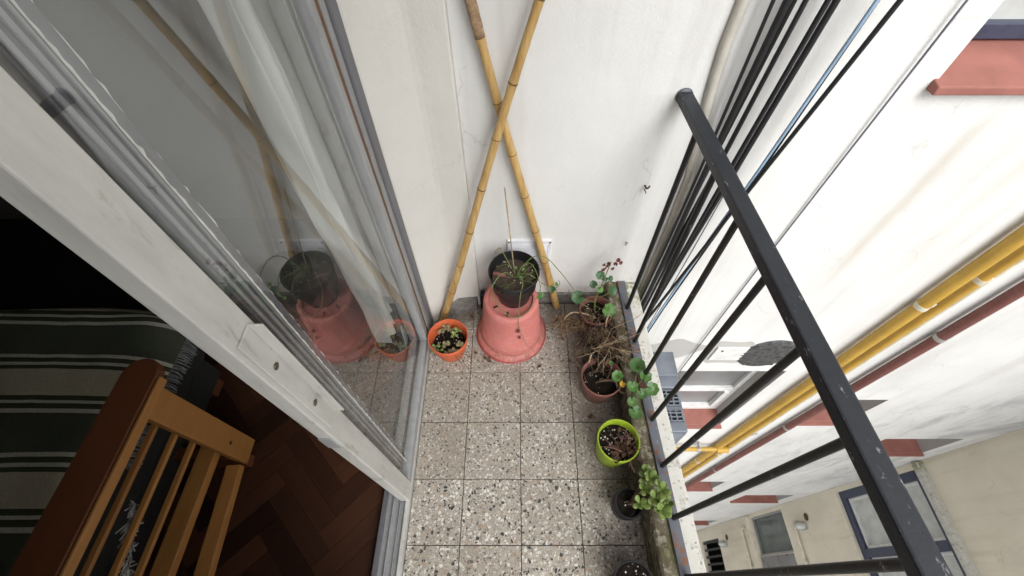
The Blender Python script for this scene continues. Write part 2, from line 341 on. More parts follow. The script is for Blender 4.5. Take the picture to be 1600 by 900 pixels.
def throw_mat():
    t = NT('striped_weave'); p = t.obj(); x, y, z = t.sep(p)
    wob = t.math('MULTIPLY', t.math('SUBTRACT', t.noise(t.scale(p, (3, 3, 0)), 1, 3), 0.5), 0.012)
    f = t.math('FRACT', t.math('DIVIDE', t.math('ADD', t.math('ADD', y, wob), 2.87), 0.29))
    C, G, W, D = (0.64, 0.57, 0.41), (0.075, 0.085, 0.042), (0.70, 0.66, 0.54), (0.10, 0.11, 0.075)
    st = [(0.0, D), (0.27, W), (0.315, G), (0.37, W), (0.40, G), (0.45, C), (0.74, G), (0.785, W), (0.82, G), (0.87, W), (0.91, D)]
    c = t.ramp(f, st, True)
    wv = t.n('ShaderNodeTexWave'); wv.inputs['Scale'].default_value = 160; wv.inputs['Distortion'].default_value = 2; t.l(p, wv.inputs['Vector'])
    c = t.mix(t.math('MULTIPLY', t.noise(p, 160, 3), 0.55), c, (0.02, 0.02, 0.016))
    t.pbsdf(c, 0.95, 0, t.noise(p, 300, 3), 0.8, 0.003, 0.1); return t.m
M['throw'] = throw_mat()
M['mattress'] = plain('mattress_ticking', (0.025, 0.024, 0.022), 0.95)
M['fringe'] = plain('grey_fringe', (0.26, 0.27, 0.27), 0.95)
M['tassel'] = plain('white_yarn', (0.62, 0.60, 0.55), 0.95, c2=(0.12, 0.12, 0.12), nscale=40)
def curtain_mat():
    t = NT('curtain_cloth'); p = t.pos()
    c = t.mix(t.noise(t.scale(p, (20, 20, 2)), 3, 4), (0.84, 0.83, 0.79), (0.92, 0.915, 0.89))
    d = t.n('ShaderNodeBsdfDiffuse'); t.l(c, d.inputs[0]); tr = t.n('ShaderNodeBsdfTranslucent'); t.l(c, tr.inputs[0])
    m = t.n('ShaderNodeMixShader'); m.inputs[0].default_value = 0.18; t.l(d.outputs[0], m.inputs[1]); t.l(tr.outputs[0], m.inputs[2])
    t.l(m.outputs[0], t.out.inputs['Surface']); return t.m
M['curtain'] = curtain_mat()

# ------------------------------------------------------------------ mesh helpers
class MB:
    def __init__(s): s.v = []; s.f = []
    def add(s, vs, fs):
        b = len(s.v); s.v += [tuple(v) for v in vs]; s.f += [tuple(i + b for i in f) for f in fs]; return s
    def box(s, a, b):
        (x0, y0, z0), (x1, y1, z1) = a, b
        return s.add([(x0,y0,z0),(x1,y0,z0),(x1,y1,z0),(x0,y1,z0),(x0,y0,z1),(x1,y0,z1),(x1,y1,z1),(x0,y1,z1)],
                     [(0,3,2,1),(4,5,6,7),(0,1,5,4),(1,2,6,5),(2,3,7,6),(3,0,4,7)])
    def hexa(s, bot, top):      # four bottom, four top corners, counter-clockwise from above
        return s.add(list(bot) + list(top), [(0,3,2,1),(4,5,6,7),(0,1,5,4),(1,2,6,5),(2,3,7,6),(3,0,4,7)])
    def bar(s, p, q, wd, ht, up=(0, 0, 1)):
        p, q = Vector(p), Vector(q); d = (q - p).normalized(); side = d.cross(Vector(up)).normalized(); u = side.cross(d)
        c = [side * a * wd / 2 + u * b * ht / 2 for a, b in ((-1,-1),(1,-1),(1,1),(-1,1))]
        return s.add([p + k for k in c] + [q + k for k in c], [(0,1,2,3),(7,6,5,4),(0,4,5,1),(1,5,6,2),(2,6,7,3),(3,7,4,0)])
    def tube(s, pts, rad, n=8, caps=True):
        pts = [Vector(p) for p in pts]; m = len(pts)
        if not hasattr(rad, '__len__'): rad = [rad] * m
        t0 = (pts[1] - pts[0]).normalized(); ref = Vector((0, 0, 1)) if abs(t0.z) < 0.9 else Vector((1, 0, 0))
        nrm = t0.cross(ref).normalized(); vs = []
        for i, p in enumerate(pts):
            t = ((pts[min(i + 1, m - 1)] - pts[max(i - 1, 0)])).normalized()
            nrm = (nrm - t * nrm.dot(t)).normalized(); b = t.cross(nrm)
            for k in range(n):
                an = 2 * PI * k / n; vs.append(p + (nrm * math.cos(an) + b * math.sin(an)) * rad[i])
        fs = [(i*n+k, i*n+(k+1)%n, (i+1)*n+(k+1)%n, (i+1)*n+k) for i in range(m-1) for k in range(n)]
        if caps: fs += [tuple(range(n-1, -1, -1)), tuple((m-1)*n + k for k in range(n))]
        return s.add(vs, fs)
    def lathe(s, prof, n=40, c=(0, 0, 0), wob=0.0, close=False):
        vs = []
        for i, (r, z) in enumerate(prof):
            for k in range(n):
                an = 2 * PI * k / n; rr = r * (1 + wob * math.sin(2 * an + 0.7))
                vs.append((c[0] + rr * math.cos(an), c[1] + rr * math.sin(an), c[2] + z))
        m = len(prof)
        fs = [(i*n+k, i*n+(k+1)%n, (i+1)*n+(k+1)%n, (i+1)*n+k) for i in range(m-1) for k in range(n)]
        if close: fs += [tuple(range(n-1, -1, -1)), tuple((m-1)*n + k for k in range(n))]
        return s.add(vs, fs)
    def disc(s, r, c=(0, 0, 0), rings=7, n=30, amp=0.006, freq=40, seed=0, dome=0.0):
        vs = [(c[0], c[1], c[2] + dome)]
        for i in range(1, rings + 1):
            for k in range(n):
                an = 2*PI*k/n; rr = r * i / rings; x, y = rr*math.cos(an), rr*math.sin(an)
                h = amp * mnoise.noise(Vector((x*freq + seed, y*freq, seed))) + dome * (1 - (i/rings)**2)
                vs.append((c[0] + x, c[1] + y, c[2] + h))
        fs = [(0, 1 + k, 1 + (k+1) % n) for k in range(n)]
        for i in range(rings - 1):
            for k in range(n):
                a = 1 + i*n + k; b = 1 + i*n + (k+1) % n; fs.append((a, a + n, b + n, b))
        return s.add(vs, fs)
    def mesh(s, name, smooth=False):
        me = bpy.data.meshes.new(name); me.from_pydata(s.v, [], s.f); me.validate(); me.update()
        if smooth: me.polygons.foreach_set('use_smooth', [True] * len(me.polygons))
        return me
    def build(s, name, mat, parent=None, smooth=False, bevel=0.0, auto=None, kind=None):
        me = s.mesh(name, smooth); me.materials.append(M[mat])
        return link(name, me, parent, bevel, auto, kind)
def link(name, me, parent=None, bevel=0.0, auto=None, kind=None):
    o = bpy.data.objects.new(name, me); col.objects.link(o)
    if parent is not None: o.parent = parent
    if bevel:
        b = o.modifiers.new('bevel', 'BEVEL'); b.width = bevel; b.segments = 2; b.limit_method = 'ANGLE'; b.angle_limit = R(40)
    if auto: me.set_sharp_from_angle(angle=R(auto))
    if kind: o['kind'] = kind
    return o
def tag(o, label, cat, group=None):
    o['label'] = label; o['category'] = cat
    if group: o['group'] = group
    return o
def thing(name, label, cat, loc=(0, 0, 0), group=None, rotz=0.0):
    o = bpy.data.objects.new(name, None); o.empty_display_size = 0.05; col.objects.link(o)
    o.location = loc; o.rotation_euler.z = rotz
    return tag(o, label, cat, group)
def struct(o): o['kind'] = 'structure'; return o
def skew(y): return 0.04 * (1.06 - y)       # the balcony edge runs slightly off square

YW = 1.06      # face of the tall white wall
XC = 4.12      # face of the cream wall across the yard
ZLOW, ZTOP = -12.0, 5.5

# ------------------------------------------------------------------ the yard and the balcony floor
struct(MB().add([(-30,-30,ZLOW),(30,-30,ZLOW),(30,30,ZLOW),(-30,30,ZLOW)], [(0,1,2,3)]).build('courtyard_ground', 'ground'))
m = MB(); yN, yF = -1.6, YW + 0.02
m.hexa([(-0.45,yN,-0.16),(0.508+skew(yN),yN,-0.16),(0.508+skew(yF),yF,-0.16),(-0.45,yF,-0.16)],
       [(-0.45,yN,-0.014),(0.508+skew(yN),yN,-0.014),(0.508+skew(yF),yF,-0.014),(-0.45,yF,-0.014)])
floor = struct(m.build('balcony_floor', 'grout'))
xs = [-0.352, -0.178, 0.022, 0.222, 0.425]; ys = [1.045, 0.913, 0.713, 0.513, 0.313, 0.113, -0.087, -0.287, -0.487, -0.687, -0.887]
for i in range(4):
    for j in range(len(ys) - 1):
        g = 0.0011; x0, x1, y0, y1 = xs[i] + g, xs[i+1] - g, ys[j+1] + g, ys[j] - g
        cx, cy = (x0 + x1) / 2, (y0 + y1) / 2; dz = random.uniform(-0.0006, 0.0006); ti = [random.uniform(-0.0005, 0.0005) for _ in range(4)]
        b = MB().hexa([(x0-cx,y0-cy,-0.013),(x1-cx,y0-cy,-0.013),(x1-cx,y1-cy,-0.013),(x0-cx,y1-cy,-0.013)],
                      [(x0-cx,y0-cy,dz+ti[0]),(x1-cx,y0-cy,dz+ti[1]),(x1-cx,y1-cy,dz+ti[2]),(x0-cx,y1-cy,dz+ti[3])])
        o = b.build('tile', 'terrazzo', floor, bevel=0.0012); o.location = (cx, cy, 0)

# ------------------------------------------------------------------ the tall white wall with its windows
holes = [  # x0, x1, z0, z1, kind
    (1.075, 1.95, 1.03, 2.25, 'big'), (0.98, 1.62, -1.79, -0.77, 'big'),
    (2.20, 2.57, -1.71, -1.25, 'small'), (2.20, 2.57, -4.50, -4.04, 'small'), (2.20, 2.57, -7.28, -6.82, 'small'),
    (3.22, 3.90, -2.67, -2.20, 'small'), (3.22, 3.90, -5.45, -4.98, 'small'), (3.22, 3.90, -8.23, -7.76, 'small')]
def wall_sheet(mb, us, zs, hs, f, g):
    us = sorted(set(us + [h[0] for h in hs] + [h[1] for h in hs])); zs = sorted(set(zs + [h[2] for h in hs] + [h[3] for h in hs]))
    for a, b in zip(us, us[1:]):
        for c, d in zip(zs, zs[1:]):
            if any(h[0] - 1e-6 <= a and b <= h[1] + 1e-6 and h[2] - 1e-6 <= c and d <= h[3] + 1e-6 for h in hs): continue
            q = [f(a, c), f(b, c), f(b, d), f(a, d)]
            mb.add(q if g else q[::-1], [(0, 1, 2, 3)])
wall = thing('courtyard_wall', 'tall white plaster wall with red window sills, running behind the balcony', 'wall', (0, 0, 0))
m = MB(); wall_sheet(m, [-0.15, XC], [ZLOW, 0.0, ZTOP], holes, lambda u, z: (u, YW, z), True)
# soft return where the plaster swells past the railing end
m.build('plaster_face', 'wall', wall)
MB().add([(-0.15,YW+0.45,ZLOW),(XC+0.4,YW+0.45,ZLOW),(XC+0.4,YW+0.45,ZTOP),(-0.15,YW+0.45,ZTOP)], [(0,1,2,3)]).build('backing', 'black', wall)
for (x0, x1, z0, z1, kind) in holes:
    dp = 0.155 if kind == 'big' else 0.17
    if z0 > 0: dp = 0.17
    yb = YW + dp; m = MB()
    m.add([(x0,YW,z0),(x0,yb,z0),(x0,yb,z1),(x0,YW,z1)], [(0,1,2,3)]); m.add([(x1,YW,z0),(x1,yb,z0),(x1,yb,z1),(x1,YW,z1)], [(3,2,1,0)])
    m.add([(x0,YW,z1),(x1,YW,z1),(x1,yb,z1),(x0,yb,z1)], [(0,1,2,3)])
    wn = m.build('window', 'patch' if z0 < 0 else 'wall', wall)
    up = 0.03 if z0 > 0 else 0.012
    MB().hexa([(x0-0.012,YW-0.03,z0-0.028),(x1+0.012,YW-0.03,z0-0.028),(x1+0.012,yb,z0-0.028),(x0-0.012,yb,z0-0.028)],
              [(x0-0.012,YW-0.03,z0-0.004),(x1+0.012,YW-0.03,z0-0.004),(x1+0.012,yb,z0+up),(x0-0.012,yb,z0+up)]).build('sill', 'redsill', wn, bevel=0.004)
    fr = 'navy' if z0 > 0 else 'white'; fw = 0.04
    m = MB(); yf = yb - 0.035; zb = z0 + up + 0.002
    m.box((x0+0.002,yf,zb),(x1-0.002,yb,zb+fw)); m.box((x0+0.002,yf,z1-fw),(x1-0.002,yb,z1-0.002))
    m.box((x0+0.002,yf+0.001,zb+fw),(x0+fw,yb,z1-fw)); m.box((x1-fw,yf+0.001,zb+fw),(x1-0.002,yb,z1-fw))
    if kind == 'big' and z0 < 0:
        zm = z0 + 0.40; m.box((x0+fw,yf-0.004,zm),(x1-fw,yb,zm+0.045)); m.box((x0+fw,yf-0.012,zb+fw+0.02),(x1-fw-0.05,yb,zb+fw+0.05)); m.box((x1-fw-0.05,yf-0.012,zb+fw+0.02),(x1-fw-0.015,yb,zm))
    m.build('frame', fr, wn, bevel=0.003)
    MB().box((x0+fw,yb-0.012,zb+fw),(x1-fw,yb-0.006,z1-fw)).build('pane', 'greypane' if z0 < 0 else 'frost', wn)
# cement skirting along the wall foot, laid in lengths
for x0, x1 in ((-0.148, 0.05), (0.052, 0.25), (0.252, 0.384)):
    MB().box((x0, YW-0.013, 0.001), (x1, YW+0.002, 0.068)).build('skirting_tile', 'skirt', wall, bevel=0.002)

# the splayed door pier on the left, two shallow steps
pts = [(-0.150, YW+0.01), (-0.151, YW-0.018), (-0.156, YW-0.022), (-0.232, 1.030), (-0.246, 1.026), (-0.256, 1.017), (-0.346, 0.952), (-0.352, 0.94), (-0.46, 0.94), (-0.46, YW+0.01)]
m = MB(); n = len(pts)
m.add([(x, y, 0.0) for x, y in pts] + [(x, y, 2.6) for x, y in pts], [(i, i+1, n+i+1, n+i) for i in range(n-1)])
pier = tag(m.build('wall_pier', 'pier'), 'cream white rendered pier with soft stepped edges beside the glass door', 'pier')
MB().hexa([(-0.30,0.972,0.001),(-0.164,1.012,0.001),(-0.158,YW,0.001),(-0.30,YW,0.001)], [(-0.30,0.972,0.068),(-0.164,1.012,0.068),(-0.158,YW,0.068),(-0.30,YW,0.068)]).build('skirting_tile', 'skirt', pier, bevel=0.002)

# the house front over and beside the door, the added shading slab above, the cream wall
fac = thing('house_front', 'white house front holding the sliding glass door, mostly above the picture, its unseen side drawn in to darken the room', 'wall')
m = MB(); m.box((-0.50, -1.6, 2.12), (-0.352, 0.94, ZTOP)); m.box((-0.50, -1.6, -0.16), (-0.352, -0.22, 2.118)); m.build('front_and_light_block', 'pier', fac)  # unseen side panel narrows the doorway to cut the light reaching the room
MB().box((-0.50, -1.6, ZLOW), (-0.455, YW-0.002, -0.162)).build('lower_front', 'wall', fac)
m = MB(); m.box((-0.352, -1.6, 2.60), (0.50, YW-0.002, 2.75)); tag(m.build('upper_shade_slab', 'ceil'), 'unseen painted concrete slab added overhead to shade the balcony', 'slab')  # unseen slab, put in to keep the balcony darker than the yard

cw = thing('cream_wall', 'cream rendered wall across the yard with navy framed window, meeting the white wall', 'wall')
ch = [(-0.75, 1.0, -4.40, -3.06, 'navy'), (0.43, 1.0, -6.90, -5.83, 'dark'), (0.20, 0.83, -9.42, -8.45, 'open'), (-0.75, 1.0, -1.6, -0.26, 'navy')]
m = MB(); wall_sheet(m, [-4.0, YW-0.001], [ZLOW, 1.0], ch, lambda u, z: (XC, u, z), False); m.build('render_face', 'cream', cw)
MB().add([(XC+0.6,-4,ZLOW),(XC+0.6,1.5,ZLOW),(XC+0.6,1.5,1.0),(XC+0.6,-4,1.0)], [(3,2,1,0)]).build('backing', 'black', cw)
for y0, y1, z0, z1, kind in ch:
    xb = XC + 0.10; m = MB()
    m.add([(XC,y0,z0),(xb,y0,z0),(xb,y0,z1),(XC,y0,z1)], [(0,1,2,3)]); m.add([(XC,y1,z0),(xb,y1,z0),(xb,y1,z1),(XC,y1,z1)], [(3,2,1,0)])
    m.add([(XC,y0,z1),(xb,y0,z1),(xb,y1,z1),(XC,y1,z1)], [(0,1,2,3)]); m.add([(XC,y0,z0),(xb,y0,z0),(xb,y1,z0),(XC,y1,z0)], [(3,2,1,0)])
    wn = m.build('window', 'cream', cw)
    if kind == 'navy':
        fw = 0.09; m = MB(); xf = XC + 0.01
        m.box((xf,y0,z0+0.002),(xb,y1,z0+fw)); m.box((xf,y0,z1-fw),(xb,y1,z1-0.002))
        ymid = [y0, 0.36, y1]
        for yy in (y0 + fw/2, 0.33, y1 - fw/2): m.box((xf+0.001,yy-fw/2,z0+fw),(xb,yy+fw/2,z1-fw))
        m.build('frame', 'navy', wn, bevel=0.006)
        m = MB()
        for a, b in ((y0+fw, 0.285), (0.375, y1-fw)):
            m.box((xf+0.035,a,z0+fw),(xb,b,z0+fw+0.03)); m.box((xf+0.035,a,z1-fw-0.03),(xb,b,z1-fw)); m.box((xf+0.036,a,z0+fw+0.03),(xb,a+0.03,z1-fw-0.03)); m.box((xf+0.036,b-0.03,z0+fw+0.03),(xb,b,z1-fw-0.03))
            MB().box((xf+0.06,a+0.03,z0+fw+0.03),(xf+0.066,b-0.03,z1-fw-0.03)).build('pane', 'frost', wn)
        m.build('sash', 'white', wn, bevel=0.003)
        MB().box((XC-0.07, y0-0.06, z1+0.03), (XC+0.01, y1+0.055, z1+0.10)).build('stone_lintel', 'ledge', wn, bevel=0.008)
        MB().box((XC-0.03, y0-0.05, z0-0.05), (XC+0.02, y1+0.05, z0+0.001)).build('sill', 'cream', wn, bevel=0.005)
    elif kind == 'dark':
        m = MB(); fw = 0.03; xf = XC + 0.03
        m.box((xf,y0+0.002,z0),(xb,y1,z0+fw)); m.box((xf,y0+0.002,z1-fw),(xb,y1,z1-0.002)); m.box((xf+0.001,y0+0.002,z0+fw),(xb,y0+fw,z1-fw)); m.box((xf+0.001,y1-fw,z0+fw),(xb,y1-0.002,z1-fw)); m.build('frame', 'alu_mid', wn)
        MB().box((xf+0.03,y0+fw,z0+fw),(xf+0.036,y1-fw,z1-fw)).build('pane', 'darkpane', wn)
        MB().box((XC-0.012,y0-0.40,z0+0.02),(XC+0.004,y0-0.01,z1-0.02)).build('shutter', 'greypane', wn, bevel=0.004)
        MB().box((XC-0.05,y0-0.42,z0-0.08),(XC+0.005,y1+0.02,z0-0.012)).build('sill', 'cream', wn, bevel=0.006)
    else:
        m = MB()
        for k in range(5): m.box((XC+0.04,y0+0.05+k*0.13,z0),(XC+0.06,y0+0.09+k*0.13,z1))
        m.build('grating', 'blackpot', wn)

# ------------------------------------------------------------------ low curb, ledge and iron railing
def strip(mb, xa, xb, z0, z1, y0=yN, y1=YW-0.001):
    return mb.hexa([(xa+skew(y0),y0,z0),(xb+skew(y0),y0,z0),(xb+skew(y1),y1,z0),(xa+skew(y1),y1,z0)],
                   [(xa+skew(y0),y0,z1),(xb+skew(y0),y0,z1),(xb+skew(y1),y1,z1),(xa+skew(y1),y1,z1)])
curb = thing('parapet_curb', 'low mossy cement curb with pale pitted ledge along the balcony edge', 'curb')
# uneven inner strip
m = MB(); N = 60
ring = []
for i in range(N + 1):
    y = yN + (YW - 0.001 - yN) * i / N; s = skew(y); j = lambda k: 0.004 * mnoise.noise(Vector((y * 9, k * 3.1, 2.0)))
    ring.append([(0.386+s+j(0)*0.5, y, -0.012), (0.382+s+j(1), y, 0.142+j(2)), (0.388+s+j(1), y, 0.149+j(3)), (0.406+s, y, 0.150+j(4)), (0.427+s, y, 0.143+j(5)), (0.434+s, y, 0.143)])
for i in range(N):
    for k in range(5): m.add([ring[i][k], ring[i][k+1], ring[i+1][k+1], ring[i+1][k]], [(3, 2, 1, 0)])
m.build('cement_strip', 'curb', curb, smooth=True, auto=50)
strip(MB(), 0.4345, 0.512, -0.20, 0.1455).build('ledge', 'ledge', curb, bevel=0.006)

rail = thing('balcony_railing', 'black painted iron railing with rusty chips along the balcony edge', 'railing', (0.44, 0, 0.146))
off = Vector((-0.44, 0, -0.146))
def rx(y): return 0.444 + 0.040 * (1.06 - y)
def rz(y): return 0.985 + 0.035 * (1.06 - y)
MB().bar(Vector((rx(1.062), 1.062, rz(1.062))) + off, Vector((rx(-1.5), -1.5, rz(-1.5))) + off, 0.0375, 0.026).build('handrail', 'iron', rail, bevel=0.004)
m = strip(MB(), 0.430, 0.463, 0.146, 0.154); m.v = [tuple(Vector(v) + off) for v in m.v]; m.build('flat_bar', 'bar', rail, bevel=0.0015)
for k in range(15):
    y = 0.924 - 0.150 * k
    m = MB().tube([Vector((0.4475 + skew(y), y, 0.153)) + off, Vector((rx(y), y, rz(y) - 0.012)) + off], 0.0078, 12)
    m.build('baluster', 'bal', rail, smooth=True, auto=50)
m = MB().lathe([(0.018, 0), (0.023, 0.003), (0.021, 0.006), (0.0, 0.008)], 14); 
b = m.build('wall_anchor', 'bar', rail, smooth=True); b.rotation_euler = (R(90), 0, 0); b.location = Vector((rx(1.06), 1.061, rz(1.06))) + off

# ------------------------------------------------------------------ sliding glass door
df = thing('door_frame', 'worn grey aluminium frame and floor track of the glass door', 'door frame', (-0.39, 0, 0))
o_ = 0.39
def L(m): m.v = [(x + 0.39, y, z) for x, y, z in m.v]; return m
L(MB().box((-0.445, -0.218, -0.012), (-0.352, 0.939, 0.010))).build('track', 'alu_mid', df, bevel=0.002)
for x, wd, h, mt in ((-0.3595, 0.012, 0.030, 'alu'), (-0.383, 0.004, 0.022, 'alu_mid'), (-0.407, 0.004, 0.022, 'alu_mid'), (-0.436, 0.014, 0.026, 'alu_dark')):
    L(MB().box((x - wd/2, -0.217, 0.0105), (x + wd/2, 0.938, h))).build('track_rib', mt, df, bevel=0.001)
L(MB().box((-0.445, 0.895, 0.0305), (-0.3455, 0.9385, 2.12))).build('jamb', 'alu_dark', df, bevel=0.003)
L(MB().box((-0.430, 0.872, 0.0305), (-0.352, 0.8945, 2.12))).build('jamb_lip', 'alu_mid', df, bevel=0.002)
L(MB().box((-0.425, 0.855, 0.0305), (-0.356, 0.8715, 2.12))).build('gasket', 'brownseal', df)
L(MB().box((-0.445, -0.218, 2.07), (-0.352, 0.8545, 2.119))).build('head', 'alu_mid', df)

def leafdoor(label, xo, y0, y1, handle):
    th = 0.032; t = thing('sliding_door', label, 'glass door', (xo, y0, 0.032), 'sliding glass door leaves')
    wd = 0.056; D = y1 - y0; Hh = 2.03
    near = MB().box((-th, 0, 0), (0, wd, Hh)).build('stile', 'alu' if handle else 'alu_dark', t, bevel=0.0025)
    if not handle:
        for ya, yb in ((0.004, 0.010), (0.018, 0.024), (0.030, 0.033)): MB().box((0.0003, ya, 0.0), (0.004, yb, Hh)).build('stile_rib', 'alu_mid', near, bevel=0.001)
    MB().box((-th, D - 0.03, 0), (0, D, Hh)).build('stile', 'alu_mid', t, bevel=0.0025)
    MB().box((-th+0.002, wd, 0.0), (-0.002, D-0.03, 0.045)).build('rail', 'alu_mid', t, bevel=0.002)
    MB().box((-th+0.002, wd, Hh-0.05), (-0.002, D-0.03, Hh)).build('rail', 'alu_mid', t, bevel=0.002)
    MB().box((-0.019, wd-0.006, 0.04), (-0.014, D-0.026, Hh-0.045)).build('pane', 'glass' if handle else 'glass_inner', t)
    # ragged old sealant bead along the pane
    m = MB(); N = 160; a = []
    for i in range(N + 1):
        z = 0.045 + (Hh - 0.1) * i / N; w_ = (0.005 if handle else 0.012) + 0.006 * mnoise.noise(Vector((z * 70, xo * 50, 1)))
        a.append(((-0.0135, wd - 0.001, z), (-0.010, wd + 0.001, z), (-0.0135, wd + max(0.002, w_), z)))
    for i in range(N):
        for k in range(2): m.add([a[i][k], a[i][k+1], a[i+1][k+1], a[i+1][k]], [(0,1,2,3)])
    m.build('sealant', 'seal' if handle else 'white', t)
    if handle:
        m = MB(); N = 260; a = []
        for i in range(N + 1):
            z = 0.05 + (Hh - 0.1) * i / N; e_ = 0.0026 * mnoise.noise(Vector((z * 75, 4.0, 1))) + 0.0012 * mnoise.noise(Vector((z * 240, 9.0, 1)))
            a.append(((-0.0138, 0.1110, z), (-0.0128, 0.1115, z), (-0.0128, 0.1132 + 1.3 * e_, z), (-0.0138, 0.1140 + 1.3 * e_, z)))
        for i in range(N):
            for k in range(3): m.add([a[i][k], a[i][k+1], a[i+1][k+1], a[i+1][k]], [(0,1,2,3)])
        m.build('tape_residue', 'seal', t)
        h = MB(); z0, z1 = 0.775, 1.105
        h.box((0.0005, 0.010, z0), (0.004, 0.046, z1)); h.box((0.004, 0.0425, z0), (0.022, 0.046, z1))
        hd = h.build('handle', 'alu', t, bevel=0.001)
        for zz in (z0 + 0.09, z1 - 0.09):
            s = MB().lathe([(0.0, 0.0), (0.0055, 0.0), (0.006, 0.0015), (0.0, 0.002)], 14).build('screw', 'screw', hd, smooth=True)
            s.rotation_euler = (0, R(90), 0); s.location = (0.0042, 0.026, zz)
        MB().box((-0.030, -0.003, 0.68), (-0.006, -0.0002, 0.74)).build('latch_plate', 'alu_mid', t)
    return t
leafdoor('open sliding glass door leaf with long flat pull handle, nearer the balcony', -0.352, 0.239, 0.85, True)
leafdoor('inner sliding glass door leaf seen through the nearer pane, by the curtain', -0.392, 0.337, 0.853, False)

# ------------------------------------------------------------------ the dark room behind the glass
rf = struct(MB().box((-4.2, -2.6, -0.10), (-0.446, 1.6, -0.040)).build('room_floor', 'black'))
Wd, Ln = 0.07, 0.28
hm = MB().box((0.0006, 0.0006, -0.018), (Ln-0.0006, Wd-0.0006, 0.0)).mesh('plank'); hm.materials.append(M['parquet'])
rot = Matrix.Rotation(R(45), 3, 'Z')
for r in range(-40, 41):
    for q in range(-7, 8):
        for vert in (0, 1):
            if not vert: p = Vector(((r + 8*q) * Wd, r * Wd, 0)); ang = 45
            else: p = Vector((r * Wd + Wd, (r - 7 - 8*q) * Wd, 0)); ang = 135
            p = rot @ p; c = p + Matrix.Rotation(R(ang), 3, 'Z') @ Vector((Ln/2, Wd/2, 0)); c.x -= 1.0; p.x -= 1.0
            if -2.0 < c.x < -0.47 and -0.35 < c.y < 0.95:
                o = link('plank', hm, rf); o.location = (p.x, p.y, -0.018 + random.uniform(-0.001, 0.001)); o.rotation_euler.z = R(ang)
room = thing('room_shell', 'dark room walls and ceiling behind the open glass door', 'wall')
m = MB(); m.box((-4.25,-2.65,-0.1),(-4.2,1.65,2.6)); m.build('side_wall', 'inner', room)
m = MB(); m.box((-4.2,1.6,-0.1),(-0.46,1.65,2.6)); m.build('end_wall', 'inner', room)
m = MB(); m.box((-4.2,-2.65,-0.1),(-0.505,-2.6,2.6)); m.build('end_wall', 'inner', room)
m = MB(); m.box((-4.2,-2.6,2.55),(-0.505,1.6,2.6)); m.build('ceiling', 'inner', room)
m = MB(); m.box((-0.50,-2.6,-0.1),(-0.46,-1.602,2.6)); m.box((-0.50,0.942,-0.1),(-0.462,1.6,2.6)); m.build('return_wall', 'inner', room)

# curtain: pleated cloth tucked at the jamb
m = MB(); NU, NV = 160, 60; vs = []
for j in range(NV + 1):
    f = j / NV; z = 2.35 - f * 2.13
    for i in range(NU + 1):
        u = i / NU; sq = min(1.0, f * 1.5)
        y = 1.0 - (0.145 + 0.11 * sq) * u; ph = u * 2 * PI * 7.5 + 0.9 * math.sin(f * 3) + 1.2 * mnoise.noise(Vector((u * 4, f * 2, 7)))
        x = -0.482 + (0.026 + 0.008 * math.sin(u * 9)) * math.sin(ph) + 0.02 * mnoise.noise(Vector((u * 5, f * 4, 3))) + 0.008 * mnoise.noise(Vector((u * 14, f * 12, 5))) + 0.006 * math.sin(ph * 2.3 + f * 5)
        vs.append((x, y + 0.012 * math.sin(ph * 0.5 + f * 2), z + 0.03 * math.sin(u * 5) * f))
fs = [(j*(NU+1)+i, j*(NU+1)+i+1, (j+1)*(NU+1)+i+1, (j+1)*(NU+1)+i) for j in range(NV) for i in range(NU)]
m.add(vs, fs); tag(m.build('curtain', 'curtain', smooth=True), 'white pleated curtain hanging inside behind the sliding glass', 'curtain')

# white card propped inside the glass by the jamb
m = MB().hexa([(-0.444,0.80,-0.010),(-0.436,0.80,-0.010),(-0.432,0.90,-0.010),(-0.440,0.90,-0.010)], [(-0.452,0.845,0.135),(-0.4505,0.845,0.137),(-0.448,0.905,0.135),(-0.4495,0.905,0.133)])
tag(m.build('folded_card', 'white'), 'small white folded card propped on the floor inside the glass by the jamb', 'card')

# low bed under a striped throw
bed = thing('bed', 'low bed in the dark room underneath the striped throw', 'bed', (-1.75, 0, -0.018))
MB().box((-0.62, -0.9, 0.18), (0.62, 0.735, 0.435)).build('mattress', 'mattress', bed, bevel=0.04)
MB().box((-0.60, -0.88, 0.06), (0.60, 0.70, 0.178)).build('base', 'mattress', bed, bevel=0.01)
for sx in (-0.55, 0.55):
    for sy in (-0.84, 0.65): MB().box((sx-0.03, sy-0.03, 0.0), (sx+0.03, sy+0.03, 0.058)).build('leg', 'chairtop', bed)
th = thing('striped_throw', 'woven throw with dark green and cream stripes spread over the bed', 'throw', (-1.75, 0, 0.418))
m = MB(); NU, NV = 60, 60; vs = []
for j in range(NV + 1):
    y = -0.9 + 1.69 * j / NV
    for i in range(NU + 1):
        x = -0.66 + 1.37 * i / NU; d = max(0, x - 0.56); dy = max(0, y - 0.74)
        z = 0.016 + 0.014 * mnoise.noise(Vector((x * 3, y * 4, 1))) + 0.006 * mnoise.noise(Vector((x * 11, y * 5, 4))) - 3.0 * d * d - 1.8 * dy
        vs.append((x - d * 0.3, y + 0.012 * math.sin(x * 5) - max(0, x - 0.42) * 0.10, z))
fs = [(j*(NU+1)+i, j*(NU+1)+i+1, (j+1)*(NU+1)+i+1, (j+1)*(NU+1)+i) for j in range(NV) for i in range(NU)]
m.add(vs, fs); m.build('cloth', 'throw', th, smooth=True)
m = MB()
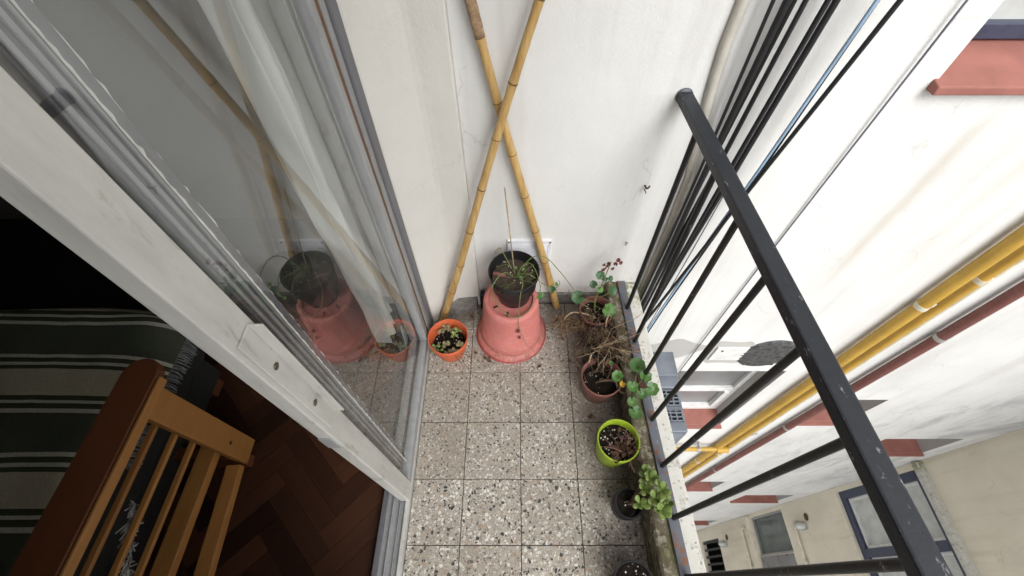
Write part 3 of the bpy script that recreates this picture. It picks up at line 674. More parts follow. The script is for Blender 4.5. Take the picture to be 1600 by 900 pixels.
for k in range(120):
    y = 0.30 + 0.46 * k / 120 + random.uniform(-0.002, 0.002); e = vs[min(NV, int((y + 0.9) / 1.69 * NV)) * (NU + 1) + NU]
    p = Vector((e[0], y - 0.028, e[2])); q = p + Vector((random.uniform(0.01, 0.02), random.uniform(-0.008, 0.004), random.uniform(-0.05, -0.03)))
    m.tube([p, (p + q) / 2 + Vector((0.006, 0, 0.004)), q], 0.0011, 3)
m.build('fringe', 'fringe', th, kind='stuff')

# slatted wooden chair end in front of the bed
ch_ = thing('wooden_chair', 'varnished orange wooden chair with slatted side standing by the striped throw', 'chair', (-0.925, 0.375, -0.018))
m = MB(); z = 0.625; out = []
for k in range(9):
    an = PI * k / 8; out.append((0.0 + 0.045 * math.cos(an), 0.055 + 0.045 * math.sin(an)))
poly = [(0.048, -0.95)] + out + [(-0.052, -0.95)]
n = len(poly); m.add([(x, y, z) for x, y in poly] + [(x, y, z + 0.028) for x, y in poly], [tuple(range(n-1, -1, -1)), tuple(range(n, 2*n))] + [(i, (i+1) % n, n + (i+1) % n, n + i) for i in range(n)])
m.build('arm_rest', 'chairtop', ch_, bevel=0.003)
MB().box((0.049, -0.95, z + 0.001), (0.058, 0.052, z + 0.027)).build('edge_strip', 'chairwood', ch_, bevel=0.003)
post = MB().box((0.006, -0.035, 0.12), (0.030, 0.045, z - 0.002)).build('post', 'chairwood', ch_, bevel=0.003)
s = MB().lathe([(0.0, 0.0), (0.006, 0.0), (0.006, 0.002), (0.0, 0.003)], 12).build('screw', 'screw', post); s.rotation_euler = (0, R(90), 0); s.location = (0.0305, 0.0, 0.25)
MB().box((0.006, -0.95, 0.12), (0.030, -0.87, z - 0.002)).build('post', 'chairwood', ch_, bevel=0.003)
for zz in (0.535, 0.455, 0.375):
    MB().box((-0.010, -0.94, zz - 0.012), (0.0055, 0.03, zz)).build('slat', 'chairwood', ch_, bevel=0.002)
MB().bar((-0.03, 0.02, 0.24), (-0.03, -0.95, 0.24), 0.055, 0.03).build('side_rail', 'chairwood', ch_, bevel=0.003)
MB().bar((0.02, -0.05, 0.165), (0.075, -0.95, 0.165), 0.045, 0.03).build('brace', 'chairwood', ch_, bevel=0.003)
for yy in (0.0, -0.9): MB().box((-0.30, yy - 0.02, 0.0), (-0.02, yy + 0.02, 0.118)).build('foot', 'chairtop', ch_, bevel=0.004)
ts = thing('throw_yarn', 'fluffy black and white yarn fringe of the throw hanging between the chair slats', 'tassels', (-0.955, 0.085, 0.30))  # loose yarn belonging to the throw's own fringe
m = MB()
for k in range(260):
    f = random.random(); y = 0.09 - 0.24 * f; p = Vector((0.0 + random.uniform(-0.004, 0.004), y, 0.13 - 0.12 * f + random.uniform(-0.01, 0.01)))
    q = p + Vector((random.uniform(-0.012, 0.014), random.uniform(-0.035, 0.01), random.uniform(-0.02, 0.02)))
    m.tube([p, (p + q) / 2 + Vector((0.004, 0, 0.004)), q], 0.0016, 3)
m.build('yarn', 'tassel', ts, kind='stuff')

# ------------------------------------------------------------------ bamboo poles leaning on the wall
def pole(label, p, q, r0, r1, nodes, bind=None):
    p, q = Vector(p), Vector(q); t = thing('bamboo_pole', label, 'bamboo pole', p, 'bamboo poles crossed against the wall'); d = q - p
    N = 90; pts = []; rad = []
    for i in range(N + 1):
        f = i / N; s = min(abs(f - nn) for nn in nodes)
        rr = (r0 + (r1 - r0) * f) * (1 + 0.10 * math.exp(-(s * 90)**2) - 0.03 * math.exp(-((s - 0.012) * 150)**2))
        pts.append(d * f + Vector((0.006 * math.sin(f * 7 + r0 * 900), 0, 0))); rad.append(rr)
    MB().tube(pts, rad, 16).build('culm', 'bamboo', t, smooth=True, auto=60)
    for nn in nodes:
        c = d * nn + Vector((0.006 * math.sin(nn * 7 + r0 * 900), 0, 0)); rr = (r0 + (r1 - r0) * nn) * 1.13; u = d.normalized()
        MB().tube([c - u * 0.0030, c - u * 0.001, c + u * 0.001, c + u * 0.0030], [rr * 0.93, rr, rr * 0.97, rr * 0.92], 16).build('node', 'node', t, smooth=True)
    if bind:
        a, b = bind; pts = [d * (a + (b - a) * i / 10) + Vector((0.006 * math.sin((a + (b - a) * i / 10) * 7 + r0 * 900), 0, 0)) for i in range(11)]
        MB().tube(pts, [(r0 + (r1 - r0) * a) * (1.12 + 0.07 * mnoise.noise(Vector((i * 1.7, 0, 0)))) for i in range(11)], 14).build('sheath', 'bind', t, smooth=True)
pole('bamboo pole with its foot behind the orange pot, in front at the crossing', (-0.318, 0.955, 0.002), (0.230, 1.035, 1.80), 0.0148, 0.0086, [0.04, 0.12, 0.21, 0.305, 0.405, 0.50, 0.585, 0.685, 0.80, 0.9])
pole('bamboo pole with its foot right of the pink pot, behind at the crossing', (0.181, 1.028, 0.002), (-0.222, 1.043, 1.80), 0.0150, 0.0092, [0.03, 0.10, 0.18, 0.275, 0.365, 0.455, 0.545, 0.635, 0.73, 0.83], (0.635, 0.70))

# ------------------------------------------------------------------ wall fittings
vg = thing('vent_grille', 'white square plastic wall vent with louvres behind the bamboo pole', 'vent', (0.056, YW, 0.335))
m = MB(); h = 0.083; fw = 0.014
m.box((-h,-0.010,-h),(h,0.002,-h+fw)); m.box((-h,-0.010,h-fw),(h,0.002,h)); m.box((-h,-0.0098,-h+fw),(-h+fw,0.002,h-fw)); m.box((h-fw,-0.0098,-h+fw),(h,0.002,h-fw))
m.build('frame', 'grille', vg, bevel=0.002)
MB().box((-h+fw,-0.001,-h+fw),(h-fw,0.001,h-fw)).build('back', 'greypane', vg)
for k in range(13):
    zz = -h + fw + 0.004 + k * 0.0108
    MB().hexa([(-h+fw,-0.010,zz-0.004),(h-fw,-0.010,zz-0.004),(h-fw,-0.002,zz),(-h+fw,-0.002,zz)], [(-h+fw,-0.010,zz-0.0028),(h-fw,-0.010,zz-0.0028),(h-fw,-0.002,zz+0.0014),(-h+fw,-0.002,zz+0.0014)]).build('louvre', 'grille', vg)
for sx, sz in ((-1, 1), (1, 1), (1, -1)):
    s = MB().lathe([(0.0, 0.0), (0.0035, 0.0), (0.0035, 0.003), (0.0, 0.004)], 10).build('screw', 'screw', vg); s.rotation_euler = (R(90), 0, 0); s.location = (sx * (h - 0.007), -0.0102, sz * (h - 0.007))
for lab, x, z in (('small brass wall plug with wire on the white wall left of the railing', 0.419, 0.676), ('tiny bent nail low on the white wall left of the railing', 0.415, 0.401)):
    t = thing('wall_hook', lab, 'hook', (x, YW, z)); k = 1.0 if z > 0.5 else 0.55
    MB().tube([(0,0.004,0),(0,-0.016*k,0.002),(0.004*k,-0.022*k,0.010*k),(0.008*k,-0.018*k,0.015*k)], 0.0032*k, 8).build('shank', 'screw', t, smooth=True)
    MB().tube([(-0.006*k,-0.012,-0.002),(0.0,-0.018*k,-0.008*k),(0.004*k,-0.016*k,-0.018*k)], 0.0018, 6).build('wire_end', 'twig', t, smooth=True)

t = thing('conduit', 'beige conduit half sunk in the white plaster behind the railing end', 'pipe', (0.5, YW, 0))
cp = [(0.06, 1.62), (0.02, 1.42), (0.0, 1.25), (-0.003, 1.12), (0.006, 1.0), (0.025, 0.86), (0.045, 0.72), (0.052, 0.5), (0.050, 0.1), (0.05, -0.5), (0.05, -6)]
MB().tube([(x, -0.006, z) for x, z in cp], 0.0135, 12).build('pipe', 'conduit', t, smooth=True)
MB().tube([(x + 0.026, 0.006, z) for x, z in cp], 0.016, 12).build('mortar_bead', 'wall', t, smooth=True)

cab = [  # x top, x low, y, radius, material, label
    (0.546, 0.540, 1.012, 0.0045, 'cable', None), (0.568, 0.548, 1.000, 0.0085, 'cable', None), (0.586, 0.556, 1.014, 0.005, 'cable', None), (0.600, 0.570, 1.000, 0.005, 'cable', None),
    (0.614, 0.560, 1.018, 0.006, 'cable', None), (0.647, 0.590, 0.998, 0.0062, 'cable', None), (0.669, 0.600, 1.004, 0.0078, 'cable', None),
    (0.680, 0.640, 1.020, 0.002, 'wire', 'thin grey wire hanging just right of the black cable bundle'),
    (0.740, 0.640, 0.992, 0.0045, 'cable_blue', 'pale blue cable hanging among the black cables'),
    (0.752, 0.655, 1.000, 0.0035, 'cable', 'thin black cable running against the pale blue cable'),
    (0.786, 0.600, 0.985, 0.0058, 'cable', 'black cable slanting away at the right of the bundle, past the blue one'),
    (0.982, 0.976, 1.050, 0.0028, 'wire', 'single grey wire running straight down the white wall right of the cables')]
ORD = ['first', 'second', 'third', 'fourth', 'fifth', 'sixth', 'seventh']
for ci, (xt, xl, y, r, mt, lab) in enumerate(cab):
    t0 = thing('cable', lab or '%s black cable, %s from the left in the dense bundle behind the railing' % ('thick' if r > 0.007 else 'slim', ORD[ci]), 'cable', (xt, y, 0), 'cables hanging down the white wall')
    pts = []; k = (xt - xl) / 1.2
    for z in (2.6, 1.9, 1.23, 0.8, 0.4, 0.03, -0.6, -1.5, -4, -11):
        dx = (z - 1.23) * k if z > -0.6 else (-0.6 - 1.23) * k
        pts.append((dx + (0.003 * math.sin(z * 4 + xt * 90) if r > 0.003 else 0), 0.003 * math.cos(z * 3 + xt * 50), z))
    MB().tube(pts, r, 8).build('sheathing', mt, t0, smooth=True)

def vpipe(name, label, x, r, z0, z1, mt, clamps, y=None, group=None):
    t0 = thing(name, label, 'pipe', (x, YW - (r + 0.012 if y is None else y), z0), group)
    MB().tube([(0, 0, 0), (0, 0, z1 - z0)], r, 16).build('pipe', mt, t0, smooth=True, auto=50)
    for zc in clamps:
        c = MB().tube([(0, 0, zc - z0 - 0.012), (0, 0, zc - z0 + 0.012)], r + 0.0022, 16); c.box((r, -0.004, zc - z0 - 0.012), (r + 0.03, r + 0.012, zc - z0 + 0.012)); c.build('clamp', 'cream_pipe' if mt == 'yellow' else 'clamp', t0)
vpipe('gas_pipe', 'wide yellow pipe, left one of the yellow pair on the white wall', 1.794, 0.026, -11, 5, 'yellow', (0.02, 2.6, -2.8, -5.5), group='yellow pipes on the white wall')
vpipe('gas_pipe', 'narrower yellow pipe, right one of the yellow pair on the white wall', 1.897, 0.0185, -11, 5, 'yellow', (0.2, -2.55, -5.3), group='yellow pipes on the white wall')
vpipe('thin_pipe', 'thin cream painted pipe close beside the yellow pair', 1.965, 0.010, -11, 5, 'cream_pipe', (0.36, -2.0), 0.014)
vpipe('drain_pipe', 'oxide red pipe running down the white wall right of the yellow pair', 2.118, 0.0245, -11, 5, 'redpipe', (-0.28, -1.75, -3.2, 1.9))
t0 = thing('branch_pipe', 'short yellow branch pipe running level from the yellow pair to the window side', 'pipe', (1.80, YW - 0.06, -2.32))
MB().tube([(0, 0, 0), (-0.02, 0.005, 0.0), (-0.9, 0.005, 0)], 0.02, 12).build('pipe', 'yellow', t0, smooth=True)
MB().tube([(-0.02, 0, 0), (0.08, 0, 0)], 0.028, 12).build('elbow', 'yellow', t0, smooth=True, auto=50)
c = MB().tube([(-0.19, 0.005, 0), (-0.165, 0.005, 0)], 0.024, 12); c.box((-0.186, 0.0, 0.02), (-0.17, 0.055, 0.06)); c.build('clamp', 'clamp', t0)

t0 = thing('round_vent', 'round flaking black vent cover on the white wall beside the pale panel', 'vent', (1.39, YW, -0.535))
m = MB().lathe([(0.0, 0.010), (0.06, 0.010), (0.145, 0.009), (0.153, 0.006), (0.156, 0.0)], 40); b = m.build('cover', 'ventblack', t0, smooth=True); b.rotation_euler = (R(90), 0, 0)
for k in range(9):
    zz = -0.12 + k * 0.03; hw = math.sqrt(max(0.0, 0.148**2 - zz * zz))
    MB().bar((-hw, -0.0105, zz), (hw, -0.0105, zz), 0.005, 0.008).build('louvre', 'ventblack', t0)
t0 = thing('access_panel', 'pale rectangular access panel in a grey patch on the white wall', 'panel', (1.17, YW, -0.52))
m = MB(); ring = [(0.10 * math.copysign(abs(math.cos(a))**0.6, math.cos(a)) * 1.35 + 0.01 * math.sin(5*a), 0.115 * math.copysign(abs(math.sin(a))**0.6, math.sin(a)) * 1.15 + 0.008 * math.sin(7*a)) for a in [2*PI*k/36 for k in range(36)]]
m.add([(x, -0.003, z) for x, z in ring] + [(x, 0.004, z) for x, z in ring], [tuple(range(36))] + [(k, 36 + k, 36 + (k+1) % 36, (k+1) % 36) for k in range(36)]); m.build('patch', 'patch', t0)
MB().box((-0.085, -0.012, -0.075), (0.085, -0.0035, 0.075)).build('door', 'white', t0, bevel=0.002)
s = MB().lathe([(0, 0), (0.006, 0), (0.006, 0.003), (0, 0.004)], 10).build('latch', 'screw', t0); s.rotation_euler = (R(90), 0, 0); s.location = (-0.05, -0.0122, 0.04)

# blue-grey metal unit on the wall below the ledge
t0 = thing('metal_unit', 'blue grey metal wall unit with square grating below the balcony ledge', 'vent box', (0.70, YW, -0.78))
zt = 0.25
body = MB().box((-0.20, -0.20, 0), (0.17, -0.001, zt)); body.box((-0.20, -0.42, 0), (0.17, -0.2005, zt - 0.03)); body.build('body', 'greybox', t0, bevel=0.006)
MB().box((-0.20, -0.14, zt + 0.0005), (0.165, -0.002, zt + 0.022)).build('top_plate', 'greybox', t0, bevel=0.004)
MB().hexa([(-0.2,-0.47,0.06),(0.11,-0.47,0.06),(0.17,-0.4205,0.06),(-0.2,-0.4205,0.06)], [(-0.2,-0.46,0.14),(0.10,-0.46,0.14),(0.17,-0.4205,0.20),(-0.2,-0.4205,0.20)]).build('nose', 'greybox', t0, bevel=0.004)
MB().box((-0.15, -0.29, zt - 0.0295), (0.155, -0.205, zt - 0.027)).build('recess', 'black', t0)
MB().box((-0.15, -0.37, zt - 0.0295), (0.155, -0.315, zt - 0.027)).build('recess', 'black', t0)
for ya, yb_ in ((-0.29, -0.205), (-0.37, -0.315)):
    for k in range(11): MB().box((-0.15 + k * 0.03, ya, zt - 0.0268), (-0.143 + k * 0.03, yb_, zt - 0.014)).build('grille_bar', 'greybox', t0)
    for k in range(int((yb_ - ya) / 0.02) + 1): MB().box((-0.15, ya + k * 0.02, zt - 0.0267), (0.157, ya + k * 0.02 + 0.006, zt - 0.0142)).build('grille_bar', 'greybox', t0)
m = MB(); ring = [(0.16 + 0.16 * math.cos(a) * (1 + 0.2 * math.sin(3*a)), 0.30 + 0.10 * math.sin(a) * (1 + 0.2 * math.cos(4*a))) for a in [2*PI*k/30 for k in range(30)]]
m.add([(x, -0.003, z) for x, z in ring] + [(x, 0.004, z) for x, z in ring], [tuple(range(30))] + [(k, 30 + k, 30 + (k+1) % 30, (k+1) % 30) for k in range(30)]); m.build('filler_patch', 'patch', t0)

# lamps and pipes on the cream wall
for lab, yy, zz in (('small wall lamp with rusty hole on the cream wall below the navy window', 0.72, -5.33), ('lower small wall lamp on the cream wall beside the dark grating', 0.70, -8.12)):
    t0 = thing('wall_lamp', lab, 'lamp', (XC, yy, zz), 'lamps on the cream wall')
    MB().box((-0.03, -0.05, -0.05), (-0.0005, 0.05, 0.05)).build('base', 'clamp', t0, bevel=0.006)
    m = MB().lathe([(0.045, 0.0), (0.05, 0.03), (0.042, 0.09), (0.02, 0.115), (0.0, 0.12)], 16); b = m.build('globe', 'frost', t0, smooth=True); b.rotation_euler = (0, R(-90), 0); b.location = (-0.03, 0, 0)
    for s_ in (-1, 1): MB().tube([(-0.03, 0.052*s_, 0), (-0.13, 0.05*s_, 0), (-0.158, 0, 0)], 0.005, 6).build('guard_wire', 'clamp', t0)
    MB().lathe([(0.0, 0.0), (0.045, 0.0), (0.05, 0.004)], 14).build('rust_hole', 'deadleaf', t0).matrix_local = Matrix.Translation((-0.004, 0.10, 0.10)) @ Matrix.Rotation(R(-90), 4, 'Y')
for lab, y0, y1, zz in (('cream pipe leading level from the wall lamp on the cream wall', 0.1, 0.78, -5.55), ('cream pipe under the dark window on the cream wall', 0.1, 0.88, -7.25)):
    t0 = thing('wall_pipe', lab, 'pipe', (XC - 0.035, y0, zz))
    MB().tube([(0, 0, 0), (0, y1 - y0 - 0.03, 0), (0.0, y1 - y0, 0.03), (0, y1 - y0, 0.12)], 0.022, 10).build('pipe', 'cream_pipe', t0, smooth=True)
    MB().box((-0.01, 0.2, -0.03), (0.034, 0.22, 0.03)).build('clamp', 'clamp', t0)

# ------------------------------------------------------------------ pots and plants
def pot_mesh(r1, r0, h, lip=0.006, lipz=0.018, inner=True, rib=None):
    p = [(0.0, 0.0), (r0 * 0.97, 0.0), (r0, 0.004)]
    if rib: p += [(r0 + (r1 - r0) * rib - 0.001, h * rib), (r0 + (r1 - r0) * rib + 0.003, h * rib + 0.004)]
    p += [(r1 - lip, h - lipz), (r1 - lip * 0.2, h - lipz + 0.002), (r1, h - lipz * 0.5), (r1, h - 0.002), (r1 - 0.0015, h), (r1 - 0.004, h), (r1 - 0.006, h - 0.004), (r1 - 0.010, h * 0.5), (r0 * 0.9, 0.008)]
    return MB().lathe(p, 48)
def leafdisc(r, lobes=7, cup=0.25, n=28, fold=0.0):
    m = MB(); vs = [(0, 0, 0)]
    for ring in (0.55, 1.0):
        for k in range(n):
            an = 2*PI*k/n - PI/2; notch = 1 - 0.55 * math.exp(-((an + PI/2) / 0.22)**2) if k < n/2 else 1 - 0.55 * math.exp(-((an - 3*PI/2) / 0.22)**2)
            rr = r * ring * (1 + (0.06 * math.cos(lobes * an) if ring == 1 else 0)) * notch
            vs.append((rr * math.cos(an), rr * math.sin(an) + r * 0.35, cup * rr * rr / r + 0.06 * r * math.sin(lobes * an) * (ring == 1) - fold * abs(rr * math.cos(an))))
    fs = [(0, 1 + k, 1 + (k+1) % n) for k in range(n)] + [(1 + k, 1 + n + k, 1 + n + (k+1) % n, 1 + (k+1) % n) for k in range(n)]
    return m.add(vs, fs)
def jadeleaf(Ln_=0.032, Wd_=0.020):
    m = MB(); N, K = 7, 10; vs = []
    for i in range(N + 1):
        f = i / N; w_ = Wd_ / 2 * (0.18 + math.sin(PI * min(1, f * 0.98)**1.5) ** 0.7 * 0.95) if 0 < f < 1 else Wd_ * 0.08; t_ = 0.28 * w_ + 0.0006
        for k in range(K): an = 2*PI*k/K; vs.append((w_ * math.cos(an), f * Ln_, t_ * math.sin(an) + 0.35 * f * f * Ln_ * 0.4))
    fs = [(i*K+k, i*K+(k+1)%K, (i+1)*K+(k+1)%K, (i+1)*K+k) for i in range(N) for k in range(K)] + [tuple(range(K-1, -1, -1)), tuple(N*K+k for k in range(K))]
    return m.add(vs, fs)
LM = {}
def lmesh(key, mb, mat):
    me = mb.mesh('leaf', True); me.materials.append(M[mat]); LM[key] = me
lmesh('ger', leafdisc(1.0), 'geranium'); lmesh('dark', leafdisc(1.0, 7, 0.3), 'darkleaf'); lmesh('jade', jadeleaf(1.0, 0.56), 'jade')
lmesh('var', jadeleaf(1.0, 0.9), 'variegated'); lmesh('yel', leafdisc(1.0, 5, 0.7), 'yellowleaf'); lmesh('pet', leafdisc(1.0, 5, 0.6, 14), 'petal'); lmesh('dead', leafdisc(1.0, 4, 0.9, 14, 0.4), 'deadleaf')
def place(key, parent, loc, size, nrm=(0, 0, 1), yaw=0.0, name='leaf'):
    o = bpy.data.objects.new(name, LM[key]); col.objects.link(o); o.parent = parent
    q = Vector(nrm).normalized().to_track_quat('Z', 'Y').to_matrix().to_4x4()
    o.matrix_local = Matrix.Translation(loc) @ q @ Matrix.Rotation(yaw, 4, 'Z') @ Matrix.Scale(size, 4)
    return o
def twigs(mb, start, d, ln, r, depth, rnd, droop=0.0, spread=0.7):
    p = Vector(start); d = Vector(d).normalized(); pts = [p.copy()]; N = 5
    for i in range(N):
        d = (d + Vector((rnd.uniform(-1, 1), rnd.uniform(-1, 1), rnd.uniform(-1, 1) - droop)) * 0.22).normalized(); p = p + d * ln / N; pts.append(p.copy())
    mb.tube(pts, [r * (1 - 0.55 * i / N) for i in range(N + 1)], 5)
    if depth:
        for _ in range(rnd.randint(2, 3)):
            k = rnd.randint(2, N); dd = d + Vector((rnd.uniform(-1, 1), rnd.uniform(-1, 1), rnd.uniform(-1, 1))) * spread
            twigs(mb, pts[k], dd, ln * rnd.uniform(0.4, 0.7), r * 0.6, depth - 1, rnd, droop, spread)
def potted(label, loc, r1, r0, h, mat, soilmat='soil', soilz=0.82, tilt=None, rib=None, group='potted plants on the balcony'):
    t = thing('potted_plant', label, 'potted plant', loc, group)
    if tilt: t.rotation_euler = tilt
    pot_mesh(r1, r0, h, rib=rib).build('pot', mat, t, smooth=True, auto=45)
    MB().disc(r0 + (r1 - r0) * soilz - 0.006, (0, 0, h * soilz), 8, 30, 0.012, 45, loc[0] * 10, 0.004).build('soil', soilmat, t, smooth=True)
    return t

def lift(P, dz):
    for c in P.children:
        if not c.name.startswith(('pot', 'soil')): c.location.z += dz

# orange pot with small variegated leaves
P = potted('small orange plastic pot with little variegated leaves beside the door', (-0.262, 0.812, 0), 0.080, 0.055, 0.125, 'orange', soilz=0.55)
rnd = random.Random(3); m = MB(); clumps = [(-0.03, -0.045), (0.0, -0.05), (0.03, -0.045), (-0.045, -0.03), (0.045, -0.025), (-0.01, -0.02), (0.02, 0.015), (-0.03, 0.03), (0.005, 0.045), (0.035, 0.03), (-0.055, -0.045), (-0.015, 0.055)]
for i, (x, y) in enumerate(clumps):
    top = Vector((x * 1.05, y * 1.05, 0.085 + rnd.uniform(-0.005, 0.03))); m.tube([(x * 0.7, y * 0.7, 0.066), (x * 0.9, y * 0.9, 0.08), top], 0.0012, 5)
    for k in range(4):
        an = k * PI / 2 + rnd.uniform(-0.4, 0.4)
        place('var' if i % 3 else 'jade', P, top + Vector((0, 0, 0.002 * k)), rnd.uniform(0.013, 0.019), (0.3 * math.cos(an), 0.3 * math.sin(an) - 0.2, 1), an)
m.build('stems', 'twigred', P)
# bare vines leaning over the orange rim
m = MB(); rnd = random.Random(8)
for k in range(4): twigs(m, (rnd.uniform(0.0, 0.05), -0.05, 0.075), (0.8, -0.5, 0.35), 0.07, 0.001, 1, rnd, 0.7)
m.build('trailing_stems', 'twig', P)

# pink pot upside down
t0 = thing('upturned_pot', 'large faded pink red plastic pot standing upside down as a plinth', 'pot', (-0.014, 0.898, 0))
prof = [(0.141, 0.0), (0.144, 0.004), (0.143, 0.014), (0.136, 0.022), (0.126, 0.026), (0.1255, 0.060), (0.1235, 0.065), (0.1195, 0.068), (0.106, 0.245), (0.104, 0.258), (0.098, 0.266), (0.090, 0.268), (0.084, 0.266), (0.082, 0.256), (0.080, 0.2545), (0.03, 0.257), (0.0, 0.257)]
MB().lathe(prof, 64).build('shell', 'pink', t0, smooth=True, auto=60)
MB().lathe([(0.146, 0.0), (0.148, 0.003), (0.1475, 0.008), (0.144, 0.0065), (0.1435, 0.001)], 64, wob=0.008).build('rim_lip', 'pinkdark', t0, smooth=True)
for an, zz in ((-1.75, 0.252), (-2.6, 0.252)):
    MB().box((-0.009, -0.003, 0), (0.009, 0.003, 0.0022)).build('drain_slot', 'black', t0).matrix_local = Matrix.Translation((0.066 * math.cos(an), 0.066 * math.sin(an), 0.2575)) @ Matrix.Rotation(an, 4, 'Z')
m = MB(); 
m.add([(0.012,-0.1235,0.195),(0.017,-0.1255,0.170),(0.008,-0.127,0.150),(0.004,-0.1245,0.175)], [(0,1,2,3)]); m.add([(0.012,-0.1288,0.115),(0.022,-0.1283,0.121),(0.016,-0.1295,0.100)], [(0,1,2)])
# black pot on top of it
P = potted('black plastic pot with trailing vine and thin cane, standing on the pink pot', (-0.002, 0.915, 0.2585), 0.091, 0.060, 0.160, 'blackpot', 'soildry', 0.76, rib=0.78)
MB().tube([(0.005, 0.0, 0.11), (-0.008, 0.03, 0.25), (-0.028, 0.085, 0.47)], 0.0022, 7).build('cane', 'twigpale', P, smooth=True)
m = MB()
vines = [[(0.0,0.0,0.125),(0.02,-0.03,0.17),(0.03,-0.06,0.165),(0.022,-0.095,0.155),(0.018,-0.112,0.09),(0.016,-0.125,0.01),(0.03,-0.135,-0.06),(0.05,-0.145,-0.12),(0.055,-0.147,-0.135)],
         [(0.0,0.0,0.125),(-0.03,-0.01,0.165),(-0.06,-0.05,0.18),(-0.075,-0.085,0.16),(-0.05,-0.108,0.09),(0.0,-0.118,0.04),(0.05,-0.11,0.07),(0.085,-0.075,0.13),(0.095,-0.05,0.16)],
         [(0.01,0.0,0.125),(0.03,0.01,0.18),(0.06,0.0,0.20),(0.085,-0.04,0.17),(0.095,-0.07,0.11)],
         [(0.0,0.02,0.125),(-0.03,0.04,0.19),(-0.05,0.06,0.215),(-0.07,0.05,0.20)],
         [(0.01,0.01,0.125),(0.06,0.02,0.21),(0.11,0.02,0.21),(0.16,0.0,0.16),(0.22,-0.01,0.06),(0.262,0.0,-0.06)],
         [(0.01,0.01,0.125),(0.05,-0.02,0.17),(0.10,-0.03,0.13),(0.14,-0.02,0.08),(0.165,-0.01,0.09),(0.16,-0.01,0.12)]]
def smooth_path(pts, n=5):
    P_ = [Vector(p) for p in pts]; out = []
    for i in range(len(P_) - 1):
        p0, p1, p2, p3 = P_[max(i-1, 0)], P_[i], P_[i+1], P_[min(i+2, len(P_)-1)]
        for k in range(n):
            t_ = k / n; out.append(0.5 * ((2*p1) + (p2-p0)*t_ + (2*p0-5*p1+4*p2-p3)*t_*t_ + (3*p1-p0-3*p2+p3)*t_**3))
    return out + [P_[-1]]
for v_ in vines:
    sp = smooth_path(v_); m.tube(sp, [0.0019 - 0.0009 * i / len(sp) for i in range(len(sp))], 6)
m.build('vine_stems', 'vine', P, smooth=True)
m = MB(); rnd = random.Random(5)
for k in range(7): twigs(m, (0.02 + rnd.uniform(-0.02, 0.02), -0.005 + rnd.uniform(-0.02, 0.02), 0.122), (rnd.uniform(-0.6, 0.8), rnd.uniform(-0.8, 0.4), 0.7), 0.08, 0.0011, 1, rnd, 0.4)
m.build('tangled_stems', 'vine', P)
MB().bar((-0.075, 0.01, 0.135), (-0.03, 0.0, 0.132), 0.011, 0.006).build('shard', 'terrapot', P)
for lo, sz, kd in (((0.095,-0.062,0.105),0.016,'ger'),((0.088,-0.072,0.095),0.013,'ger'),((0.143,-0.03,0.085),0.022,'dark'),((0.155,-0.015,0.105),0.012,'ger'),((0.02,-0.015,0.165),0.010,'ger'),((0.028,-0.03,0.160),0.011,'ger'),((0.005,0.01,0.17),0.008,'ger'),((0.035,0.005,0.165),0.009,'ger'),((0.012,-0.128,-0.035),0.012,'pet'),((0.020,-0.134,-0.085),0.010,'pet')):
    place(kd, P, lo, sz * 0.62, (random.uniform(-0.4, 0.4), -0.7, 0.8), random.uniform(0, 6))
lift(P, -0.006)

# brown pot with the flowering geranium by the wall
P = potted('brown plastic pot with leafy geranium and dark red flowers against the wall', (0.324, 0.905, 0), 0.068, 0.050, 0.172, 'brownpot', soilz=0.8)
m = MB(); sp = smooth_path([(0.0, 0.01, 0.11), (-0.005, 0.03, 0.17), (0.008, 0.045, 0.24), (0.02, 0.06, 0.31), (0.028, 0.07, 0.36)]); m.tube(sp, [0.0035 - 0.002 * i / len(sp) for i in range(len(sp))], 6)
lv = [((-0.068, 0.03, 0.19), 0.030, 'dark', (-0.1, -0.55, 0.8), 1.9), ((0.035, -0.01, 0.165), 0.032, 'ger', (0.15, -0.6, 0.8), 4.0), ((0.048, 0.035, 0.215), 0.024, 'dark', (0.5, -0.6, 0.6), 5.0), ((-0.018, 0.045, 0.245), 0.018, 'dark', (-0.3, -0.5, 0.8), 1.2), ((0.005, 0.045, 0.225), 0.016, 'ger', (0.1, -0.5, 0.8), 3.3), ((0.0, 0.055, 0.29), 0.02, 'dark', (0.0, -0.7, 0.7), 0.5), ((0.036, 0.055, 0.27), 0.014, 'dark', (0.4, -0.6, 0.6), 5.4), ((0.02, 0.06, 0.275), 0.014, 'dark', (0.1, -0.7, 0.6), 2.4)]
for lo, sz, kd, nm, yw in lv:
    b_ = min(sp, key=lambda q: (q - Vector(lo)).length + abs(q.z - lo[2] + 0.03)); m.tube([b_, (b_ + Vector(lo)) / 2 + Vector((0, -0.002, -0.008)), lo], 0.0014, 5); place(kd, P, lo, sz * 0.85, nm, yw)
m.build('stems', 'vine', P, smooth=True)
for k, (dx, dz) in enumerate(((0.0, 0.0), (-0.012, 0.006), (0.012, -0.004), (0.006, 0.012), (-0.004, -0.010), (0.03, 0.03), (0.042, 0.022), (-0.02, -0.002), (0.03, 0.0))):
    place('pet', P, (0.020 + dx, 0.068 + random.uniform(-0.01, 0.01), 0.335 + dz), 0.0082, (random.uniform(-0.6, 0.6), -0.8, random.uniform(0, 0.7)), random.uniform(0, 6), 'petal')
m = MB(); rnd = random.Random(11)
m.tube(smooth_path([(0.0, -0.02, 0.112), (-0.05, -0.01, 0.13), (-0.10, -0.005, 0.125), (-0.135, -0.03, 0.10), (-0.165, -0.045, 0.07)]), 0.0036, 6)
m.tube(smooth_path([(0.035, 0.02, 0.13), (0.045, -0.02, 0.15), (0.03, -0.06, 0.15), (0.028, -0.085, 0.13)]), 0.003, 6)
